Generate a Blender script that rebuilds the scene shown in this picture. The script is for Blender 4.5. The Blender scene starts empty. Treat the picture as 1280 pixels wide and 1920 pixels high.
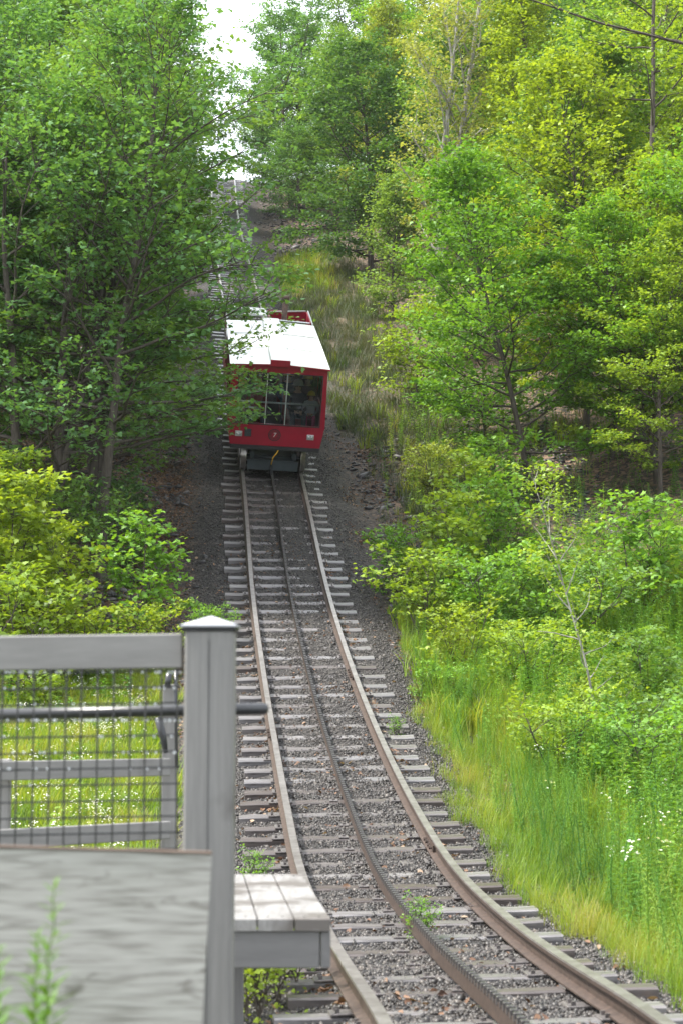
import bpy, math, random
import numpy as np
from mathutils import Vector, Matrix

sc = bpy.context.scene
COL = sc.collection

# ------------------------------------------------------------------ camera, sky, sun, exposure
YH, FPX = 1320.0, 3300.0                       # horizon row and focal length in pixels of the 1280x1920 photograph
PITCH = math.atan((YH - 960) / FPX)
cam = bpy.data.objects.new('camera', bpy.data.cameras.new('camera'))
COL.objects.link(cam)
sc.camera = cam
cam.location = (0, 0, 0)
cam.rotation_euler = (math.pi / 2 + PITCH, 0, 0)
cam.data.sensor_fit = 'VERTICAL'
cam.data.sensor_height = 36.0
cam.data.sensor_width = 24.0
cam.data.lens = FPX / 1920 * 36
cam.data.clip_start = 0.05
cam.data.clip_end = 3000
cam.data.dof.use_dof = True
cam.data.dof.focus_distance = 36.0
cam.data.dof.aperture_fstop = 4.5

SUN_EL, SUN_AZ = 58.0, -92.0                   # azimuth from +Y towards +X, in degrees
world = bpy.data.worlds.new('World')
sc.world = world
world.use_nodes = True
wn, wl = world.node_tree.nodes, world.node_tree.links
bg = wn['Background']
sky = wn.new('ShaderNodeTexSky')
sky.sky_type = 'NISHITA'
sky.sun_disc = False
sky.sun_elevation = math.radians(SUN_EL)
sky.sun_rotation = math.radians(SUN_AZ)
sky.air_density = 1.0
sky.dust_density = 3.0
wm = wn.new('ShaderNodeMix'); wm.data_type = 'RGBA'
wm.inputs[0].default_value = 0.72
wm.inputs[7].default_value = (9.4, 9.8, 10.3, 1)  # thin bright overcast veil over the blue
wl.new(sky.outputs[0], wm.inputs[6])
wl.new(wm.outputs[2], bg.inputs[0])
bg.inputs[1].default_value = 0.12
sl = bpy.data.lights.new('sun', 'SUN')
sl.energy = 4.0
sl.angle = math.radians(8)
sl.color = (1.0, 0.96, 0.88)
sun = bpy.data.objects.new('sun', sl)
COL.objects.link(sun)
_e, _a = math.radians(SUN_EL), math.radians(SUN_AZ)
sd = Vector((math.sin(_a) * math.cos(_e), math.cos(_a) * math.cos(_e), math.sin(_e)))
sun.rotation_euler = sd.to_track_quat('Z', 'Y').to_euler()
sun.location = sd * 60
vs = sc.view_settings
vs.view_transform = 'Standard'; vs.look = 'None'; vs.gamma = 1; vs.use_curve_mapping = False
vs.exposure = 1.15
try:
    sc.cycles.use_denoising = True
    sc.cycles.max_bounces = 7
    sc.cycles.diffuse_bounces = 3
    sc.cycles.transmission_bounces = 4
    sc.cycles.transparent_max_bounces = 8
    sc.cycles.volume_bounces = 0
    sc.cycles.caustics_reflective = False
    sc.cycles.caustics_refractive = False
except Exception:
    pass

rng = np.random.default_rng(11)

# ------------------------------------------------------------------ helpers: objects and tags
def tag(o, label=None, cat=None, group=None, kind=None):
    if label: o['label'] = label
    if cat: o['category'] = cat
    if group: o['group'] = group
    if kind: o['kind'] = kind
    return o

def empty(name, loc=(0, 0, 0), rz=0.0):
    o = bpy.data.objects.new(name, None)
    COL.objects.link(o)
    o.location = loc
    o.rotation_euler = (0, 0, rz)
    o.empty_display_size = 0.2
    return o

def link(name, me, parent=None, M=None):
    o = bpy.data.objects.new(name, me)
    COL.objects.link(o)
    if parent: o.parent = parent
    if M is not None: o.matrix_local = M
    return o

def copy_tree(o, parent=None):
    c = o.copy()
    COL.objects.link(c)
    if parent: c.parent = parent
    for ch in o.children:
        copy_tree(ch, c)
    return c

class MB:
    """collects shapes for ONE mesh"""
    def __init__(s): s.v = []; s.f = []; s.m = []
    def add(s, V, F, mi=0):
        o = len(s.v)
        s.v += [tuple(p) for p in V]
        s.f += [tuple(i + o for i in f) for f in F]
        s.m += [mi] * len(F)
    def box(s, c, h, ax=None, mi=0, bev=0.0):
        """box at c with half sizes h along axes ax; optional chamfer of the long edges"""
        c = np.array(c, float)
        A = np.eye(3) if ax is None else np.array([np.array(a, float) for a in ax])
        if bev <= 0:
            V = [c + A[0] * h[0] * i + A[1] * h[1] * j + A[2] * h[2] * k for k in (-1, 1) for j in (-1, 1) for i in (-1, 1)]
            F = [(0, 2, 3, 1), (4, 5, 7, 6), (0, 1, 5, 4), (2, 6, 7, 3), (0, 4, 6, 2), (1, 3, 7, 5)]
            s.add(V, F, mi); return
        V = []; b = bev
        for k in (-1, 1):
            for (i, j) in ((-1, -1), (1, -1), (1, 1), (-1, 1)):
                x, y, z = h[0] * i, h[1] * j, h[2] * k
                V += [c + A[0] * x + A[1] * (y - j * b) + A[2] * (z - k * b), c + A[0] * (x - i * b) + A[1] * y + A[2] * (z - k * b),
                      c + A[0] * (x - i * b) + A[1] * (y - j * b) + A[2] * z]
        # indices: base=(k*4+corner)*3 ; 0 on x face, 1 on y face, 2 on z face
        q = lambda k, cr, f: (k * 4 + cr) * 3 + f
        F = []
        F.append(tuple(q(1, cr, 2) for cr in (0, 1, 2, 3)))
        F.append(tuple(q(0, cr, 2) for cr in (3, 2, 1, 0)))
        F.append((q(0, 0, 1), q(0, 1, 1), q(1, 1, 1), q(1, 0, 1)))
        F.append((q(0, 2, 1), q(0, 3, 1), q(1, 3, 1), q(1, 2, 1)))
        F.append((q(0, 1, 0), q(0, 2, 0), q(1, 2, 0), q(1, 1, 0)))
        F.append((q(0, 3, 0), q(0, 0, 0), q(1, 0, 0), q(1, 3, 0)))
        for k in (0, 1):
            for (c1, c2, f) in ((0, 1, 1), (1, 2, 0), (2, 3, 1), (3, 0, 0)):
                t = (q(k, c1, f), q(k, c2, f), q(k, c2, 2), q(k, c1, 2))
                F.append(t if k else t[::-1])
        for (cr, ) in ((0,), (1,), (2,), (3,)):
            t = (q(0, cr, 0), q(1, cr, 0), q(1, cr, 1), q(0, cr, 1))
            F.append(t)
            for k in (0, 1):
                F.append((q(k, cr, 0), q(k, cr, 1), q(k, cr, 2)))
        s.add(V, F, mi)
    def tube(s, pts, r, n=8, mi=0, cap=True):
        P = np.array(pts, float)
        r = np.full(len(P), r) if np.isscalar(r) else np.array(r, float)
        V, F = tube_np(P, r, n)
        F = [tuple(f) for f in F]
        if cap:
            F.append(tuple(range(n))[::-1]); F.append(tuple(range((len(P) - 1) * n, len(P) * n)))
        s.add(V, F, mi)
    def lathe(s, prof, c=(0, 0, 0), ax=None, n=20, mi=0):
        A = np.eye(3) if ax is None else np.array([np.array(a, float) for a in ax])
        V = []
        for (r, z) in prof:
            for k in range(n):
                a = 2 * math.pi * k / n
                V.append(np.array(c) + A[0] * r * math.cos(a) + A[1] * r * math.sin(a) + A[2] * z)
        F = [(i * n + k, i * n + (k + 1) % n, (i + 1) * n + (k + 1) % n, (i + 1) * n + k) for i in range(len(prof) - 1) for k in range(n)]
        s.add(V, F, mi)
    def mesh(s, name, mats, smooth=False):
        me = bpy.data.meshes.new(name)
        me.from_pydata([tuple(map(float, p)) for p in s.v], [], s.f)
        for m in (mats if isinstance(mats, (list, tuple)) else [mats]): me.materials.append(m)
        if any(s.m): me.polygons.foreach_set('material_index', s.m)
        import bmesh
        bm = bmesh.new(); bm.from_mesh(me); bmesh.ops.recalc_face_normals(bm, faces=bm.faces); bm.to_mesh(me); bm.free()
        if smooth: me.polygons.foreach_set('use_smooth', [True] * len(me.polygons))
        me.update()
        return me
    def build(s, name, mats, parent=None, smooth=False, M=None):
        return link(name, s.mesh(name, mats, smooth), parent, M)

def tube_np(P, r, n):
    m = len(P)
    T = np.gradient(P, axis=0)
    T /= np.linalg.norm(T, axis=1)[:, None] + 1e-9
    ref = np.array([0, 0, 1.0]) if abs(T[:, 2]).mean() < 0.8 else np.array([1.0, 0, 0])
    A = np.cross(T, ref); A /= np.linalg.norm(A, axis=1)[:, None] + 1e-9
    B = np.cross(A, T)
    a = np.arange(n) * 2 * math.pi / n
    V = P[:, None, :] + r[:, None, None] * (np.cos(a)[None, :, None] * A[:, None, :] + np.sin(a)[None, :, None] * B[:, None, :])
    k = np.arange(n); i = np.arange(m - 1)[:, None] * n
    F = np.stack([i + k, i + (k + 1) % n, i + n + (k + 1) % n, i + n + k], -1).reshape(-1, 4)
    return V.reshape(-1, 3), F

def np_mesh(name, V, F, mats, rnd=None, smooth=False, mi=None):
    """V (n,3); F (m,k) all faces with k corners"""
    me = bpy.data.meshes.new(name)
    k = F.shape[1]; m = len(F)
    me.vertices.add(len(V)); me.vertices.foreach_set('co', V.astype(np.float32).ravel())
    me.loops.add(m * k); me.loops.foreach_set('vertex_index', F.astype(np.int32).ravel())
    me.polygons.add(m)
    me.polygons.foreach_set('loop_start', (np.arange(m) * k).astype(np.int32))
    if smooth: me.polygons.foreach_set('use_smooth', np.ones(m, bool))
    for x in (mats if isinstance(mats, (list, tuple)) else [mats]): me.materials.append(x)
    if mi is not None: me.polygons.foreach_set('material_index', mi.astype(np.int32))
    if rnd is not None:
        at = me.attributes.new('rnd', 'FLOAT', 'POINT'); at.data.foreach_set('value', rnd.astype(np.float32))
    me.update(calc_edges=True)
    me.validate()
    return me

# ------------------------------------------------------------------ materials
def mat(name):
    m = bpy.data.materials.new(name); m.use_nodes = True
    return m, m.node_tree.nodes, m.node_tree.links, m.node_tree.nodes['Principled BSDF']

def ramp(N, stops):
    r = N.new('ShaderNodeValToRGB')
    e = r.color_ramp.elements
    while len(e) < len(stops): e.new(0.5)
    for x, (p, c) in zip(e, stops):
        x.position = p; x.color = (*c, 1)
    return r

def simple(name, c1, c2, scale=6.0, rough=0.6, bump=0.1, metal=0.0, stretch=(1, 1, 1), spec=0.5, detail=5, bd=0.004, coord='Object'):
    m, N, L, P = mat(name)
    tc = N.new('ShaderNodeTexCoord'); mp = N.new('ShaderNodeMapping'); mp.inputs['Scale'].default_value = stretch
    L.new(tc.outputs[coord], mp.inputs[0])
    n = N.new('ShaderNodeTexNoise'); n.inputs['Scale'].default_value = scale; n.inputs['Detail'].default_value = detail
    n.inputs['Roughness'].default_value = 0.65
    L.new(mp.outputs[0], n.inputs[0])
    r = ramp(N, [(0.3, c1), (0.7, c2)])
    L.new(n.outputs[0], r.inputs[0]); L.new(r.outputs[0], P.inputs['Base Color'])
    P.inputs['Roughness'].default_value = rough; P.inputs['Metallic'].default_value = metal
    P.inputs['Specular IOR Level'].default_value = spec
    if bump > 0:
        b = N.new('ShaderNodeBump'); b.inputs['Strength'].default_value = bump; b.inputs['Distance'].default_value = bd
        L.new(n.outputs[0], b.inputs['Height']); L.new(b.outputs[0], P.inputs['Normal'])
    return m

def leaf_material(name, obj_color=True, ramp_stops=None, trans=0.38, rough=0.5):
    """leaf colour = the plant's own colour, varied leaf by leaf; light passes through the blade"""
    m, N, L, P = mat(name)
    oi = N.new('ShaderNodeObjectInfo')
    if obj_color:
        at = N.new('ShaderNodeAttribute'); at.attribute_name = 'rnd'
        hs = N.new('ShaderNodeHueSaturation')
        L.new(oi.outputs['Color'], hs.inputs['Color'])
        mr = N.new('ShaderNodeMapRange'); mr.inputs[3].default_value = 0.512; mr.inputs[4].default_value = 0.488
        L.new(at.outputs['Fac'], mr.inputs[0]); L.new(mr.outputs[0], hs.inputs['Hue'])
        mv = N.new('ShaderNodeMapRange'); mv.inputs[3].default_value = 0.55; mv.inputs[4].default_value = 1.5
        L.new(at.outputs['Fac'], mv.inputs[0]); L.new(mv.outputs[0], hs.inputs['Value'])
        col = hs.outputs[0]
    else:
        pn = N.new('ShaderNodeTexNoise'); pn.inputs['Scale'].default_value = 0.9; pn.inputs['Detail'].default_value = 3
        L.new(oi.outputs['Location'], pn.inputs[0])
        pr = N.new('ShaderNodeMapRange'); pr.inputs[1].default_value = .3; pr.inputs[2].default_value = .7; L.new(pn.outputs[0], pr.inputs[0])
        pa = N.new('ShaderNodeMath'); pa.operation = 'MULTIPLY_ADD'; pa.inputs[1].default_value = .5
        pb = N.new('ShaderNodeMath'); pb.operation = 'MULTIPLY'; pb.inputs[1].default_value = .5; L.new(oi.outputs['Random'], pb.inputs[0])
        L.new(pr.outputs[0], pa.inputs[0]); L.new(pb.outputs[0], pa.inputs[2])
        r = ramp(N, ramp_stops); L.new(pa.outputs[0], r.inputs[0]); col = r.outputs[0]
    L.new(col, P.inputs['Base Color'])
    P.inputs['Roughness'].default_value = rough
    P.inputs['Specular IOR Level'].default_value = 0.35
    tr = N.new('ShaderNodeBsdfTranslucent')
    tm = N.new('ShaderNodeMix'); tm.data_type = 'RGBA'; tm.blend_type = 'MULTIPLY'; tm.inputs[0].default_value = 1
    L.new(col, tm.inputs[6]); tm.inputs[7].default_value = (1.5, 1.35, 0.45, 1)
    L.new(tm.outputs[2], tr.inputs[0])
    mx = N.new('ShaderNodeMixShader'); mx.inputs[0].default_value = trans
    L.new(P.outputs[0], mx.inputs[1]); L.new(tr.outputs[0], mx.inputs[2])
    L.new(mx.outputs[0], N['Material Output'].inputs[0])
    return m

M_leaf = leaf_material('leaf')
M_grass = leaf_material('grass', False, [(0.1, (0.09, 0.18, 0.028)), (0.35, (0.17, 0.29, 0.033)), (0.6, (0.24, 0.32, 0.04)), (0.8, (0.31, 0.34, 0.07)), (0.95, (0.36, 0.29, 0.14))], 0.42, 0.5)
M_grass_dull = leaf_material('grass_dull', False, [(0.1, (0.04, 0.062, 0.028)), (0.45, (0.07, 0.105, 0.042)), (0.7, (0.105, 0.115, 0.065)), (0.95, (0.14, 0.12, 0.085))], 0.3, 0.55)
M_weed = leaf_material('weed', False, [(0.1, (0.07, 0.18, 0.045)), (0.4, (0.11, 0.26, 0.045)), (0.65, (0.18, 0.33, 0.045)), (0.9, (0.28, 0.37, 0.06))], 0.38, 0.45)
M_litter = leaf_material('dead_leaf', False, [(0.1, (0.07, 0.035, 0.022)), (0.35, (0.15, 0.08, 0.05)), (0.65, (0.27, 0.165, 0.105)), (0.85, (0.40, 0.30, 0.21)), (1.0, (0.30, 0.10, 0.05))], 0.1, 0.6)
M_petal = leaf_material('petal', False, [(0.0, (0.75, 0.76, 0.70)), (1.0, (0.85, 0.85, 0.80))], 0.25, 0.6)
M_petal_y = leaf_material('petal_yellow', False, [(0.0, (0.75, 0.55, 0.03)), (1.0, (0.8, 0.62, 0.05))], 0.25, 0.6)
M_bark = simple('bark', (0.035, 0.027, 0.022), (0.11, 0.09, 0.075), 22, 0.85, 0.9, stretch=(1, 1, 0.2), bd=0.02)
M_bark_pale = simple('bark_pale', (0.16, 0.15, 0.13), (0.42, 0.40, 0.36), 14, 0.8, 0.6, stretch=(1, 1, 0.35), bd=0.01)

def stone_mat(name, stops, rough=0.55):
    m, N, L, P = mat(name)
    oi = N.new('ShaderNodeObjectInfo'); r = ramp(N, stops)
    n = N.new('ShaderNodeTexNoise'); n.inputs['Scale'].default_value = 2.5
    tc = N.new('ShaderNodeTexCoord'); L.new(tc.outputs['Object'], n.inputs[0])
    mx = N.new('ShaderNodeMath'); mx.operation = 'MULTIPLY_ADD'; mx.inputs[1].default_value = 0.35
    sb = N.new('ShaderNodeMath'); sb.operation = 'MULTIPLY'; sb.inputs[1].default_value = 0.8
    L.new(oi.outputs['Random'], sb.inputs[0]); L.new(n.outputs[0], mx.inputs[0]); L.new(sb.outputs[0], mx.inputs[2])
    L.new(mx.outputs[0], r.inputs[0]); L.new(r.outputs[0], P.inputs['Base Color'])
    P.inputs['Roughness'].default_value = rough
    return m
M_stone = stone_mat('ballast_stone', [(0.0, (0.011, 0.0095, 0.009)), (0.45, (0.027, 0.0235, 0.022)), (0.75, (0.052, 0.046, 0.042)), (0.92, (0.09, 0.078, 0.07)), (1.0, (0.18, 0.16, 0.14))], 0.42)
M_shale = stone_mat('shale', [(0.0, (0.02, 0.02, 0.022)), (0.5, (0.05, 0.047, 0.05)), (0.85, (0.11, 0.10, 0.10)), (1.0, (0.2, 0.17, 0.15))], 0.45)

# ground: ballast / litter / soil / grass, by real surface masks stored on the sheet
def ground_mat():
    m, N, L, P = mat('ground')
    tc = N.new('ShaderNodeTexCoord'); at = N.new('ShaderNodeAttribute'); at.attribute_name = 'mask'
    sp = N.new('ShaderNodeSeparateColor'); L.new(at.outputs['Color'], sp.inputs[0])
    v = N.new('ShaderNodeTexVoronoi'); v.inputs['Scale'].default_value = 22; L.new(tc.outputs['Object'], v.inputs[0])
    sv = N.new('ShaderNodeSeparateColor'); L.new(v.outputs['Color'], sv.inputs[0])
    rg = ramp(N, [(0.0, (0.010, 0.0085, 0.008)), (0.5, (0.025, 0.022, 0.020)), (0.85, (0.05, 0.043, 0.039)), (1.0, (0.095, 0.083, 0.074))])
    L.new(sv.outputs[0], rg.inputs[0])
    v2 = N.new('ShaderNodeTexVoronoi'); v2.inputs['Scale'].default_value = 13; L.new(tc.outputs['Object'], v2.inputs[0])
    s2 = N.new('ShaderNodeSeparateColor'); L.new(v2.outputs['Color'], s2.inputs[0])
    rl = ramp(N, [(0.0, (0.02, 0.017, 0.015)), (0.4, (0.05, 0.035, 0.026)), (0.7, (0.12, 0.07, 0.045)), (0.95, (0.24, 0.15, 0.095))])
    L.new(s2.outputs[1], rl.inputs[0])
    n3 = N.new('ShaderNodeTexNoise'); n3.inputs['Scale'].default_value = 3; n3.inputs['Detail'].default_value = 8; L.new(tc.outputs['Object'], n3.inputs[0])
    rs = ramp(N, [(0.3, (0.035, 0.05, 0.018)), (0.7, (0.075, 0.095, 0.03))])
    L.new(n3.outputs[0], rs.inputs[0])
    m1 = N.new('ShaderNodeMix'); m1.data_type = 'RGBA'; L.new(sp.outputs[1], m1.inputs[0]); L.new(rg.outputs[0], m1.inputs[6]); L.new(rl.outputs[0], m1.inputs[7])
    m2 = N.new('ShaderNodeMix'); m2.data_type = 'RGBA'; L.new(sp.outputs[2], m2.inputs[0]); L.new(m1.outputs[2], m2.inputs[6]); L.new(rs.outputs[0], m2.inputs[7])
    L.new(m2.outputs[2], P.inputs['Base Color'])
    P.inputs['Roughness'].default_value = 0.75
    b = N.new('ShaderNodeBump'); b.inputs['Strength'].default_value = 0.8; b.inputs['Distance'].default_value = 0.03
    L.new(v.outputs['Distance'], b.inputs['Height']); L.new(b.outputs[0], P.inputs['Normal'])
    return m
M_ground = ground_mat()

# ------------------------------------------------------------------ the line of the track
KY = np.array([6, 9, 12, 15, 18, 21, 25, 30, 36, 45, 60, 80, 107, 118, 135, 170.])
KX = np.array([1.03, 0.81, 0.556, 0.305, 0.097, -0.123, -0.443, -0.863, -1.318, -2.081, -3.464, -5.34, -7.35, -8.1, -9.2, -11.0])
KZ = np.array([-1.375, -1.474, -1.493, -1.36, -1.016, -0.513, 0.393, 1.889, 4.089, 7.729, 13.964, 22.081, 32.65, 34.6, 35.0, 34.0])
CK = np.array([6, 20, 27, 32, 38, 170.]); CV = np.array([-0.014, -0.014, -0.012, 0.01, 0.048, 0.045])
def spl(K, V, y):
    y = np.asarray(y, float)
    m = np.gradient(V, K); i = np.clip(np.searchsorted(K, y) - 1, 0, len(K) - 2)
    h = K[i + 1] - K[i]; t = (y - K[i]) / h
    r = V[i] * (2*t**3 - 3*t**2 + 1) + m[i] * h * (t**3 - 2*t**2 + t) + V[i+1] * (-2*t**3 + 3*t**2) + m[i+1] * h * (t**3 - t**2)
    r = np.where(y < K[0], V[0] + m[0] * (y - K[0]), r)
    return np.where(y > K[-1], V[-1] + m[-1] * (y - K[-1]), r)
TX = lambda y: spl(KY, KX, y)
def TZ(y):
    z = spl(KY, KZ, np.maximum(y, 9.0))
    return z
def TC(y): return np.interp(y, CK, CV)
_ty = np.linspace(5.5, 112, 4200)
_tp = np.stack([TX(_ty), _ty, TZ(_ty)], 1)
_ts = np.concatenate([[0], np.cumsum(np.linalg.norm(np.diff(_tp, axis=0), axis=1))])
def frame_at(y):
    e = 0.05
    a = np.array([TX(y - e), y - e, TZ(y - e)]); b = np.array([TX(y + e), y + e, TZ(y + e)])
    t = (b - a) / np.linalg.norm(b - a); h = np.array([t[1], -t[0], 0]); h /= np.linalg.norm(h); u = np.cross(h, t)
    c = TC(y); C = h * math.cos(c) - u * math.sin(c); U = np.cross(C, t)
    return np.array([TX(y), y, TZ(y)]), C, t, U
y_at = lambda s: float(np.interp(s, _ts, _ty))
S_END = float(_ts[-1])

def sm(a, b, x):
    t = np.clip((np.asarray(x, float) - a) / (b - a), 0, 1); return t * t * (3 - 2 * t)
def wob(x, y, s=1.0, seed=0):
    x = np.asarray(x) * s + seed * 7.13; y = np.asarray(y) * s + seed * 3.71
    return (np.sin(x * 1.3 + 0.7 * np.sin(y * 0.9)) * np.cos(y * 1.1 + 0.8 * np.sin(x * 0.7)) + 0.5 * np.sin(x * 2.9 + y * 1.7 + 1.3) + 0.3 * np.sin(x * 5.3 - y * 4.1 + 0.4) + 0.2 * np.sin(x * 9.7 + y * 8.3)) / 2.0
def lateral(X, Y):
    d = (TX(np.asarray(Y) + 0.1) - TX(np.asarray(Y) - 0.1)) / 0.2
    return (X - TX(Y)) / np.sqrt(1 + d * d)
def ground(X, Y):
    X = np.asarray(X, float); Y = np.asarray(Y, float)
    u = lateral(X, Y); a = np.abs(u)
    z = TZ(Y) - 0.173 - 0.045 * sm(0.6, 0.85, a)
    z = z - np.tan(TC(Y)) * np.clip(u, -1.6, 1.6)
    z = z - 0.16 * sm(1.15, 2.0, a)
    L = np.clip(-u, 0, None); R = np.clip(u, 0, None)
    hill = sm(24, 34, Y)
    z = z + hill * (0.28 * np.clip(L - 2.3, 0, 6) + 0.12 * np.clip(L - 8, 0, 60)) + (1 - hill) * (0.06 * np.clip(L - 2.5, 0, 10))
    z = z - (1 - hill) * 0.35 * sm(2.2, 5, R)
    z = z + hill * (0.10 * np.clip(R - 2.0, 0, 4) + 0.22 * np.clip(R - 6, 0, 60)) + (1 - hill) * 0.10 * np.clip(R - 6, 0, 30)
    far = sm(1.6, 4.5, a)
    z = z + far * (0.16 * wob(X, Y, 0.45) + 0.05 * wob(X, Y, 1.9, 2))
    z = z + 0.010 * wob(X, Y, 6.0, 3) + 0.014 * wob(X, Y, 1.3, 31) * sm(1.2, .6, a)
    return z
def Gz(x, y): return float(ground(x, y))

# surface masks (what the surface IS: gravel, leaf litter, soil with grass)
def masks(X, Y):
    u = lateral(X, Y); n = wob(X, Y, 0.8, 5) * 0.5 + wob(X, Y, 2.7, 6) * 0.25
    edgeR = np.interp(Y, [0, 8, 12, 16, 22, 28, 34, 40, 44, 60, 72, 80, 200], [1.1, 1.1, 1.12, 1.15, 1.35, 1.7, 2.6, 2.9, 1.8, 1.6, 1.9, 6, 6])
    gr = sm(-0.15, 0.25, u - edgeR + n * 0.6)
    edgeL = np.interp(Y, [0, 10, 22, 27, 29, 200], [1.7, 1.7, 1.8, 2.0, 9, 9])
    gl = sm(-0.15, 0.3, -u - edgeL + n * 0.6)
    grass = np.maximum(gr, gl)
    lit = sm(1.3, 1.9, np.abs(u) + n * 0.5) * (0.35 + 0.65 * sm(1.8, 3.5, np.abs(u) + n))
    lit = np.maximum(lit, 0.0)
    return u, lit, grass

ys = np.concatenate([np.arange(-60, 0, 6.), np.arange(0, 50, 0.22), np.arange(50, 112, 0.5), np.arange(112, 170, 4.), np.arange(170, 420, 25.)])
xs = np.concatenate([-np.arange(14, 60, 3.)[::-1], np.arange(-12, 12, 0.25), np.arange(12, 60, 3.)])
xs = np.concatenate([[-300, -200, -120, -80], xs, [80, 120, 200, 300]])
GX, GY = np.meshgrid(xs, ys)
GZ = ground(GX, GY)
V = np.stack([GX, GY, GZ], -1).reshape(-1, 3)
nx, ny = len(xs), len(ys)
ii = (np.arange(ny - 1)[:, None] * nx + np.arange(nx - 1)[None, :]).ravel()
F = np.stack([ii, ii + 1, ii + nx + 1, ii + nx], 1)
me = np_mesh('ground', V, F, M_ground, smooth=True)
u, lit, grs = masks(GX.ravel(), GY.ravel())
ca = me.color_attributes.new('mask', 'FLOAT_COLOR', 'POINT')
ca.data.foreach_set('color', np.stack([np.zeros_like(lit), lit, grs * (0.85 - 0.55 * sm(26, 32, GY.ravel())) * (1 - .9 * sm(4.0, 5.5, u) * sm(28, 31, GY.ravel())), np.ones_like(lit)], 1).astype(np.float32).ravel())
gobj = link('ground', me); tag(gobj, 'sloping ground of gravel, leaf litter and soil rising up the hill', kind='structure')

# ------------------------------------------------------------------ railway track
M_railtop = simple('rail_head', (0.24, 0.215, 0.20), (0.46, 0.43, 0.41), 9, 0.33, 0.05, metal=0.7)
M_rust = simple('rail_rust', (0.040, 0.030, 0.025), (0.115, 0.080, 0.064), 25, 0.6, 0.25, metal=0.2)
M_tie = simple('sleeper_wood', (0.065, 0.060, 0.060), (0.26, 0.25, 0.252), 9, 0.28, 0.5, stretch=(0.25, 3, 2), bd=0.01, spec=0.7)
_N, _L = M_tie.node_tree.nodes, M_tie.node_tree.links      # every sleeper weathered differently
_P = _N['Principled BSDF']; _src = _P.inputs['Base Color'].links[0].from_socket
_oi = _N.new('ShaderNodeObjectInfo'); _rr = ramp(_N, [(0, (.45, .36, .32)), (.35, (.85, .8, .78)), (.7, (1.0, 1.0, 1.02)), (1, (1.25, 1.22, 1.2))])
_mx = _N.new('ShaderNodeMix'); _mx.data_type = 'RGBA'; _mx.blend_type = 'MULTIPLY'; _mx.inputs[0].default_value = 1
_L.new(_oi.outputs['Random'], _rr.inputs[0]); _L.new(_src, _mx.inputs[6]); _L.new(_rr.outputs[0], _mx.inputs[7]); _L.new(_mx.outputs[2], _P.inputs['Base Color'])
M_plate = simple('tie_plate', (0.12, 0.11, 0.11), (0.34, 0.31, 0.30), 30, 0.35, 0.2, metal=0.55)
M_rack = simple('rack_steel', (0.06, 0.058, 0.058), (0.16, 0.15, 0.145), 30, 0.38, 0.2, metal=0.6)

track = empty('railway_track', (float(TX(8)), 8, Gz(float(TX(8)), 8)))
tag(track, 'narrow gauge track with centre rack rail climbing the wooded hill', 'railway track')
def tpart(name, me):
    o = bpy.data.objects.new(name, me); COL.objects.link(o); o.parent = track
    o.matrix_parent_inverse = Matrix.Translation(track.location).inverted()
    return o
# rails in real lengths, with joints
PROF = [(-0.033, 0.0), (0.033, 0.0), (0.035, -0.012), (0.033, -0.034), (0.008, -0.045), (0.008, -0.108), (0.062, -0.122), (0.062, -0.132), (-0.062, -0.132), (-0.062, -0.122), (-0.008, -0.108), (-0.008, -0.045), (-0.033, -0.034), (-0.035, -0.012)]
def sweep(s0, s1, off, prof, step, mi_of=None):
    ss = np.linspace(s0, s1, max(2, int((s1 - s0) / step) + 1))
    V = []
    for s in ss:
        p, C, t, U = frame_at(y_at(s))
        for (a, h) in prof: V.append(p + C * (off + a) + U * h)
    n = len(prof); m = len(ss)
    F = [(i * n + k, i * n + (k + 1) % n, (i + 1) * n + (k + 1) % n, (i + 1) * n + k) for i in range(m - 1) for k in range(n)]
    mi = [(mi_of(k) if mi_of else 0) for i in range(m - 1) for k in range(n)]
    V = np.array(V); b = MB()
    b.v = [tuple(p) for p in V]; b.f = F + [tuple(range(n)), tuple(range((m - 1) * n, m * n))[::-1]]; b.m = mi + [0, 0]
    return b
RAIL_OFF = 0.645
for side, start in ((-1, 1.45), (1, 0.3)):
    cuts = [0.0]
    s = start + (6.2 if side < 0 else 1.6)
    while s < S_END - 3: cuts.append(s); s += 9.14
    cuts.append(S_END)
    for a, b_ in zip(cuts[:-1], cuts[1:]):
        mb = sweep(a + 0.003, b_ - 0.003, side * RAIL_OFF, PROF, 0.45, lambda k: 1 if k in (0, 1, 13) else 0)
        tpart('rail', mb.mesh('rail', [M_rust, M_railtop]))
    for c in cuts[1:-1]:
        mb = MB()
        for g in (-1, 1):
            p, C, t, U = frame_at(y_at(c))
            mb.box(p + C * (side * RAIL_OFF + g * 0.022) - U * 0.077, (0.012, 0.28, 0.028), (C, t, U))
            for q in (-0.2, -0.08, 0.08, 0.2):
                mb.lathe([(0, .03), (0.018, .03), (0.018, 0)], p + C * (side * RAIL_OFF + g * 0.034) - U * 0.077 + t * q, (t, U, C * g), 6)
        tpart('fishplate', mb.mesh('fishplate', M_rust))
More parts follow.
